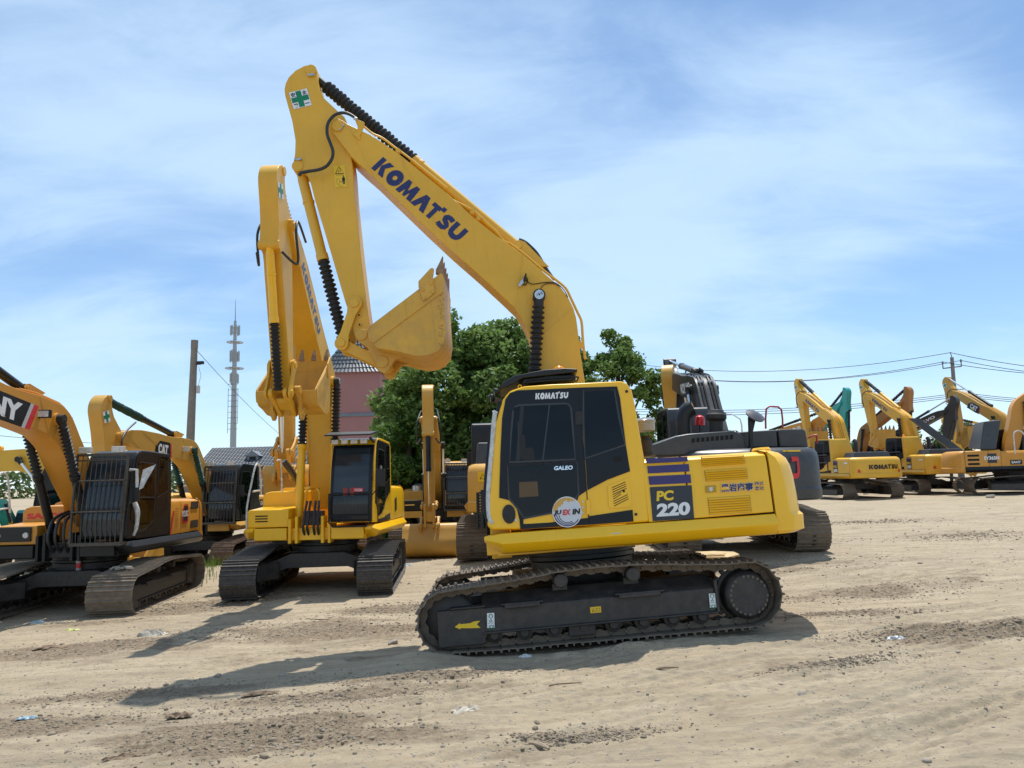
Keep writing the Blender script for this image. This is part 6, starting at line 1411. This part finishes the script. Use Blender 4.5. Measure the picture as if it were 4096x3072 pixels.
# H: charcoal machine behind the engine hood
PG = dict(body=M_GREY, boom=M_GREY, cab=M_GREY, cw=M_GREY, skirt=M_GREY, bucket=M_GREY, cyl=M_GREY, hood=M_GREY)
HK = place(5.22, 19.4, .25, 87, 1.08)
H_ = excavator('charcoal excavator turned away with a red letter J on its broad counterweight', HK, R(1), pose=(R(-36), R(10), R(20)), pal=PG, style='v', detail=1, opt=('noboot',), track=(M_TRKD, M_TRKD))
rear_word(H_, 'lettering', stroke([(.15, .92), (.80, .92), (.80, .30), (.72, .16), (.55, .10), (.12, .10)], .26), M_RED, -12.6, -16.6, 1.50, 1.90, 2.95)
w_ = rear_word(H_, 'warning_sticker', grid_sq(), M_YSTK, -11, -18.8, 1.94, 2.05, 2.84)
part(H_, 'warning_symbol', M_BLK, lambda mb: decal(mb, stroke([(.1, .1), (.5, .9), (.9, .1), (.1, .1)], .1), lambda u, v: (-2.85 * math.cos(R(-11.6 - 2 * u)), 2.85 * math.sin(R(-11.6 - 2 * u)), 1.965 + .08 * v)), parent=w_, smooth=0)
HF = Frame(HK @ Matrix.Rotation(R(1), 4, 'Z')); cH = crop(2550, 1400, .36166)
def hy(pts, xl): return [HF.yz(x, y, xl) for x, y in cH(pts)]
def hslab(name, pts, x0, x1, m, bevel=.03, parent=None): return part(H_, name, m, lambda mb: mb.prismx(hy(pts, x0), x0, x1), bevel, parent)
hd = hslab('engine_hood', [(125, 1180), (160, 1045), (420, 950), (560, 925), (1060, 890), (1130, 920), (1190, 980), (1215, 1060), (1225, 1150)], -2.42, -1.0, M_GREY, .05)
for k in range(9):
    x0 = 600 + 53 * k; hslab('hood_slot', [(x0, 1025 - 4.6 * k), (x0 + 34, 1022 - 4.6 * k), (x0 + 34, 975 - 4.6 * k), (x0, 978 - 4.6 * k)], -2.43, -2.40, M_SLOT, 0, hd)
    x0 = 555 + 56 * k
    part(H_, 'hood_slot', M_SLOT, lambda mb: mb.box2((-2.36, hy([(x0, 940)], -2.36)[0][0], hy([(x0, 942 - 4.6 * k)], -2.36)[0][1]), (-2.30, hy([(x0 + 34, 940)], -2.36)[0][0], hy([(x0, 942 - 4.6 * k)], -2.36)[0][1] + .03)), parent=hd)
hslab('engine_hood', [(1140, 1090), (1130, 905), (1540, 880), (1560, 1080)], -2.2, -.9, M_GREY, .04); hslab('engine_hood', [(1572, 1080), (1552, 878), (1830, 872), (1865, 890), (1895, 1080)], -2.2, -.9, M_GREY, .04)
part(H_, 'exhaust_pipe', M_BLK, lambda mb: mb.tube([(-1.6, y, z) for y, z in smooth2(hy([(515, 950), (508, 800), (520, 720), (560, 665), (600, 640)], -1.6), 4)], .17, 16))
fy = hy([(870, 950), (870, 745)], -1.9); part(H_, 'air_intake', M_RUB, lambda mb: mb.lathe((-1.9, fy[0][0], fy[0][1]), (-1.9, fy[1][0], fy[1][1]), [(0, .14), (.30, .14), (.32, .18), (.36, .21), (.44, .21), (.48, .17), (.53, .15), (.55, .05)], 24))
fy = hy([(690, 850), (690, 720)], -1.4); part(H_, 'beacon', M_REDL, lambda mb: mb.lathe((-1.4, fy[0][0], fy[1][1] - .22), (-1.4, fy[1][0], fy[1][1]), [(0, .11), (.1, .11), (.18, .09), (.22, .03)], 16)); part(H_, 'beacon_pole', M_BLK, lambda mb: mb.cyl((-1.4, fy[0][0], 2.3), (-1.4, fy[0][0], fy[1][1] - .2), .02))
fy = hy([(1255, 1100), (1245, 740), (1300, 705), (1292, 735)], -2.5); mr_ = part(H_, 'mirror_pole', M_BLK, lambda mb: (mb.bar((-2.5, *fy[0]), (-2.5, *fy[1]), .13, .06), mb.bar((-2.5, fy[1][0], fy[1][1] - .3), (-2.5, *fy[2]), .08, .06)))
part(H_, 'round_mirror', mat('mirror back', (.10, .10, .11), .35), lambda mb: mb.lathe((-2.52, *fy[3]), (-2.62, fy[3][0] - .06, fy[3][1] + .13), [(0, .19), (.03, .20), (.06, .12), (.08, .04)], 28), parent=mr_)
rails(H_, M_RAIL, [[(-1.4, -1.0, 2.55), (-1.4, -1.0, 2.95), (-1.4, -.85, 3.02), (-1.4, -.68, 2.98), (-1.4, -.64, 2.55)], [(-2.2, -1.25, 2.3), (-2.25, -1.4, 2.35), (-2.1, -1.45, 2.2)]], .02)
pipes(H_, M_BLK, (-.16, -.08, .08, .16)); boom_word(H_, 'lettering', text('VOLVO', .04), M_WHITE, [(1.62, 5.62), (.55, 4.72), (1.42, 5.84)], .2545); hoses(H_)
for t_ in (16, 18, 20): 
    q_ = H_['TB'](P['boom'][t_]); 
    for yy in (-.12, .12): part(H_, 'pipe_clamp', M_ZINC, lambda mb: mb.box((q_[0], yy, q_[1]), (.13, .16, .06)), parent=H_['boom'])
# G: the low charcoal machine hidden behind the hood on the left of it is left out: the photo shows nothing of it
def small(label, x, y, z, yaw, s, pose, pal, style='k', opt=(), **k):
    return excavator(label, place(x, y, z, yaw, s), 0, pose=tuple(R(a) for a in pose), pal=pal, style=style, detail=0, opt=opt, **k)
I_ = small('orange-yellow excavator with its arm folded upright behind the charcoal boom', 7.6, 31, .3, -112, 1.05, (-41, 33, 0), PC_, 'c', ('noboot',)); cross(I_)
rails(I_, M_RAIL, [[(-.2, -1.3, 2.1), (-.2, -1.3, 2.7), (-1.0, -1.3, 2.7), (-1.0, -1.3, 2.1)]], .03)
A_ = small('yellow excavator at the left edge with its lettered boom lowered level', -13.2, 24.5, -.3, 184, 1.0, (-50, 40, 0), dict(cab=M_BLK), 'k', ('noboot',)); boom_word(A_, 'lettering', logo('KOMATSU', .06), M_BLUE)
T_ = small('teal excavator mostly hidden behind the amber tool box at the left edge', -15.4, 24.0, -.3, -80, .55, (-45, 10, 0), dict(body=M_TEAL, boom=M_TEAL, cab=M_TEAL, cw=M_TEAL, skirt=M_TEAL, bucket=M_TEAL), 'v')
D2 = small('amber excavator with a black upright cylinder, standing behind the front-on yellow one', -5.9, 23.6, -.2, -86, 1.0, (-20, 22, 60), PC_, 'c', ('noboot',), track=(M_TRKR, M_TRKR))
def pc350(label, x, y, z, yaw=97, s=1.10, pose=(-17, 15, 0), word=True):
    m_ = small(label, x, y, z, yaw, s, pose, dict(hood=M_GREY, boot=M_RUB), 'k', bk_=.92)
    boom_word(m_, 'lettering', logo('KOMATSU', .06), M_BLUE); cross(m_); pipes(m_, M_YEL, (.0, .1, .2)); hoses(m_)
    rear_word(m_, 'lettering', logo('KOMATSU', .05), M_BLK, 12, -19, 1.50, 1.72, 2.94)
    side_word(m_, 'model_panel', SQ, M_PANEL, [(-.85, 1.36), (-1.25, 1.36), (-.85, 1.92)], 1.338)
    side_word(m_, 'lettering', text('PC', .04), M_YLET, [(-.9, 1.62), (-1.2, 1.62), (-.9, 1.74)], 1.341); side_word(m_, 'lettering', text('350', .05), M_WHITE, [(-.88, 1.40), (-1.22, 1.40), (-.88, 1.56)], 1.341)
    for k in (0, 1, 2): side_word(m_, 'indigo_stripe', SQ, M_STRIPE, [(-.85, 1.80 + .07 * k), (-1.25, 1.80 + .07 * k), (-.85, 1.84 + .07 * k)], 1.342)
    for a_ in (21, -21): rear_word(m_, 'red_reflector', ([(0, 0), (1, 0), (.6, 1), (.1, 1)], [(0, 1, 2, 3)]), M_RED, a_ + 1.6, a_ - 1.6, 1.35, 1.5, 2.94)
    side_word(m_, 'sticker', SQ, M_WHITE, [(-1.9, 1.80), (-2.2, 1.80), (-1.9, 1.87)], 1.338, m_['body'][1])
    part(m_, 'side_step', M_BLK, lambda mb: (mb.tube([(.9, 1.5, 1.5), (.9, 1.5, 2.3), (-.6, 1.5, 2.3), (-.6, 1.5, 1.5)], .03), mb.tube([(.9, 1.5, 1.9), (-.6, 1.5, 1.9)], .03)))
    part(m_, 'engine_hood', M_GREY, lambda mb: mb.ring([[(-2.3, -1.0, 2.05), (-2.3, 1.0, 2.05), (-1.2, 1.0, 2.05), (-1.2, -1.0, 2.05)], [(-2.2, -.9, 2.38), (-2.2, .9, 2.38), (-1.3, .9, 2.38), (-1.3, -.9, 2.38)]]), .05)
    part(m_, 'exhaust_pipe', M_BLK, lambda mb: mb.tube([(-1.5, .4, 2.3), (-1.5, .4, 2.9), (-1.4, .4, 3.0)], .1))
    return m_
K_ = pc350('yellow excavator parked turned away, its muddy bucket nearest to the charcoal one', 19.5, 45.2, .30)
M_ = pc350('yellow excavator turned away with an open engine hood and an amber beacon', 24.7, 47.2, .40)
part(M_, 'open_hood', M_GREY, lambda mb: mb.ring([[(-1.4, -1.7, 2.25), (-1.3, -1.6, 2.25), (-1.3, -1.0, 2.25), (-1.4, -1.0, 2.25)], [(-.9, .4, 4.1), (-.8, .4, 4.1), (-.8, 1.0, 4.1), (-.9, 1.0, 4.1)]]))
part(M_, 'beacon', M_AMB, lambda mb: mb.lathe((.3, .6, 3.1), (.3, .6, 3.3), [(0, .08), (.15, .07), (.2, .02)], 12))
P_ = small('dusty amber excavator with a bright bare cylinder on top of its boom', 32.1, 49.5, .4, 99, 1.10, (-17, 14, 0), dict(PC_), 'c', ('noboot',)); cat_badge(P_, 1.1); cross(P_); pipes(P_, M_CAT, (.0, .1, .2)); hoses(P_)
TP = dict(body=M_TEAL, boom=M_TEAL, cab=M_TEAL, cw=M_TEAL, skirt=M_TEAL, bucket=M_TEAL, cyl=M_BLK)
L_ = small('teal excavator with its arm hanging upright and its bucket low', 22.5, 59, .4, -78, 1.02, (-18, 16, 85), TP, 'v'); boom_word(L_, 'lettering', text('KOBELCO', .04), M_WHITE)
N_ = small('brown-orange excavator with its arm upright between two yellow ones', 25.2, 57, .4, -76, 1.05, (-24, 22, 60), dict(body=M_ORG, boom=M_ORG, cab=M_BLK, cw=M_ORG, skirt=M_ORG, bucket=M_ORG, cyl=M_BLK), 's')
J_ = small('orange excavator far back, only its raised lettered boom showing', 15.9, 54, .3, -50, 1.0, (-34, 10, 0), PS, 's'); boom_word(J_, 'lettering', text('SANY', .04), M_WHITE, y=-.2545)
O_ = small('charcoal excavator far back with white lettering on a slanting boom', 27.3, 57, .3, -62, 1.0, (-26, 20, 0), PG, 'v', ('noboot',))
mb = O_['U'](); z = [O_['TB'](p) for p in (BQ[1], BQ[0], tuple(Vector(BQ[1]) + Vector(BQ[2]) - Vector(BQ[0])))]; q = quad_map(*z); decal(mb, text('VOLVO', .05), lambda u, v: (q(u, v).x, -.2545, q(u, v).y)); mb.build('lettering', M_WHITE, O_['boom'], smooth=0)
Q_ = small('yellow excavator far back with its boom almost level behind the dusty one', 40.5, 60, .4, 178, 1.05, (-38, 30, 0), dict(), 'k')
RP = dict(PS, cab=M_BLK)
R_ = small('orange excavator at the right edge with an open rear hood and a wrapped rail', 26.2, 41.0, .50, -14, 1.08, (-12, 10, 0), RP, 's')
def rside(mc, name, shape, m, quad, parent=None, y=-1.306):
    mb = mc['U'](); q = quad_map(*quad); decal(mb, shape, lambda u, v: (q(u, v).x, y, q(u, v).y)); return mb.build(name, m, parent or mc['body'][1], smooth=0)
for k in range(3): rside(R_, 'vent', SQ, M_SLOT, [(-2.2, 1.42 + .2 * k), (-1.7, 1.42 + .2 * k), (-2.2, 1.52 + .2 * k)])
rside(R_, 'model_badge', SQ, M_PANEL, [(-1.35, 1.5), (-.95, 1.5), (-1.35, 1.95)], y=-1.308); rside(R_, 'lettering', text('SY365H', .04), M_WHITE, [(-1.5, 1.65), (-.85, 1.65), (-1.5, 1.82)], y=-1.312)
rside(R_, 'name_plate', SQ, M_BLK, [(-.4, 1.4), (.1, 1.4), (-.4, 1.62)], y=-1.308); rside(R_, 'lettering', text('SANY', .03), M_WHITE, [(-.35, 1.45), (.05, 1.45), (-.35, 1.57)], y=-1.312)
part(R_, 'tool_cover', M_BLK, lambda mb: mb.box2((.3, -1.42, 1.40), (1.25, -.42, 1.72)), .03)
part(R_, 'open_hood', M_GREY, lambda mb: mb.ring([[(-1.6, -1.2, 2.15), (-.9, -1.2, 2.15), (-.9, .6, 2.25), (-1.6, .6, 2.25)], [(-1.25, -1.0, 3.5), (-.5, -1.0, 3.55), (-.5, .4, 3.6), (-1.25, .4, 3.5)]]), .05)
rails(R_, M_WRAP, [[(.95, -1.45, 1.2), (.6, -1.45, 2.0), (.2, -1.45, 2.9), (-.1, -1.45, 2.95), (-.2, -1.45, 2.7), (-.2, -1.45, 1.9)]], .03)
# ------------------------------------------------------------------ small things standing on the amber machine
def bottle(p, h, r, m, mcap, label, mband=None):
    root = empty('bottle', Matrix.Translation(p), label, 'bottle'); mb = MB(); mb.lathe((0, 0, 0), (0, 0, h), [(0, r * .9), (h * .05, r), (h * .62, r), (h * .8, r * .45), (h * .95, r * .35), (h, r * .35)], 14); mb.build('body', m, root)
    mb = MB(); mb.cyl((0, 0, h * .95), (0, 0, h * 1.03), r * .42, seg=12); mb.build('cap', mcap, root)
    if mband: mb = MB(); mb.cyl((0, 0, h * .12), (0, 0, h * .42), r * 1.03, seg=14); mb.build('paper_label', mband, root)
M_PET = mat('clear plastic', (.45, .45, .45), .15)
bm_ = B_['M']; p = bm_ @ Vector((.80, .12, .782)); bottle(p, .32, .045, M_PET, M_RED, 'clear bottle with a red band standing on the black cross-frame', M_RED)
p = bm_ @ Vector((.9, -1.55, .80)); bottle(p, .30, .05, mat('green tint plastic', (.30, .45, .28), .3), M_WHITE, 'pale green bottle standing on the dusty track at the left edge')
# rags and dirt lying on the wide track
p = bm_ @ Vector((1.35, 1.22, .835)); mb = MB(); rs = random.Random(9)
for k in range(7): mb.box((rs.uniform(-.2, .2), rs.uniform(-.12, .12), .02), (rs.uniform(.06, .14), rs.uniform(.05, .1), .03), Matrix.Rotation(rs.uniform(0, 3), 3, 'Z') @ Matrix.Rotation(rs.uniform(-.6, .6), 3, 'X'))
o = mb.build('paper_scraps', M_POLY, None, smooth=0); o.location = p; tag(o, 'pale crumpled paper lying on top of the dusty crawler of the amber machine', 'litter')
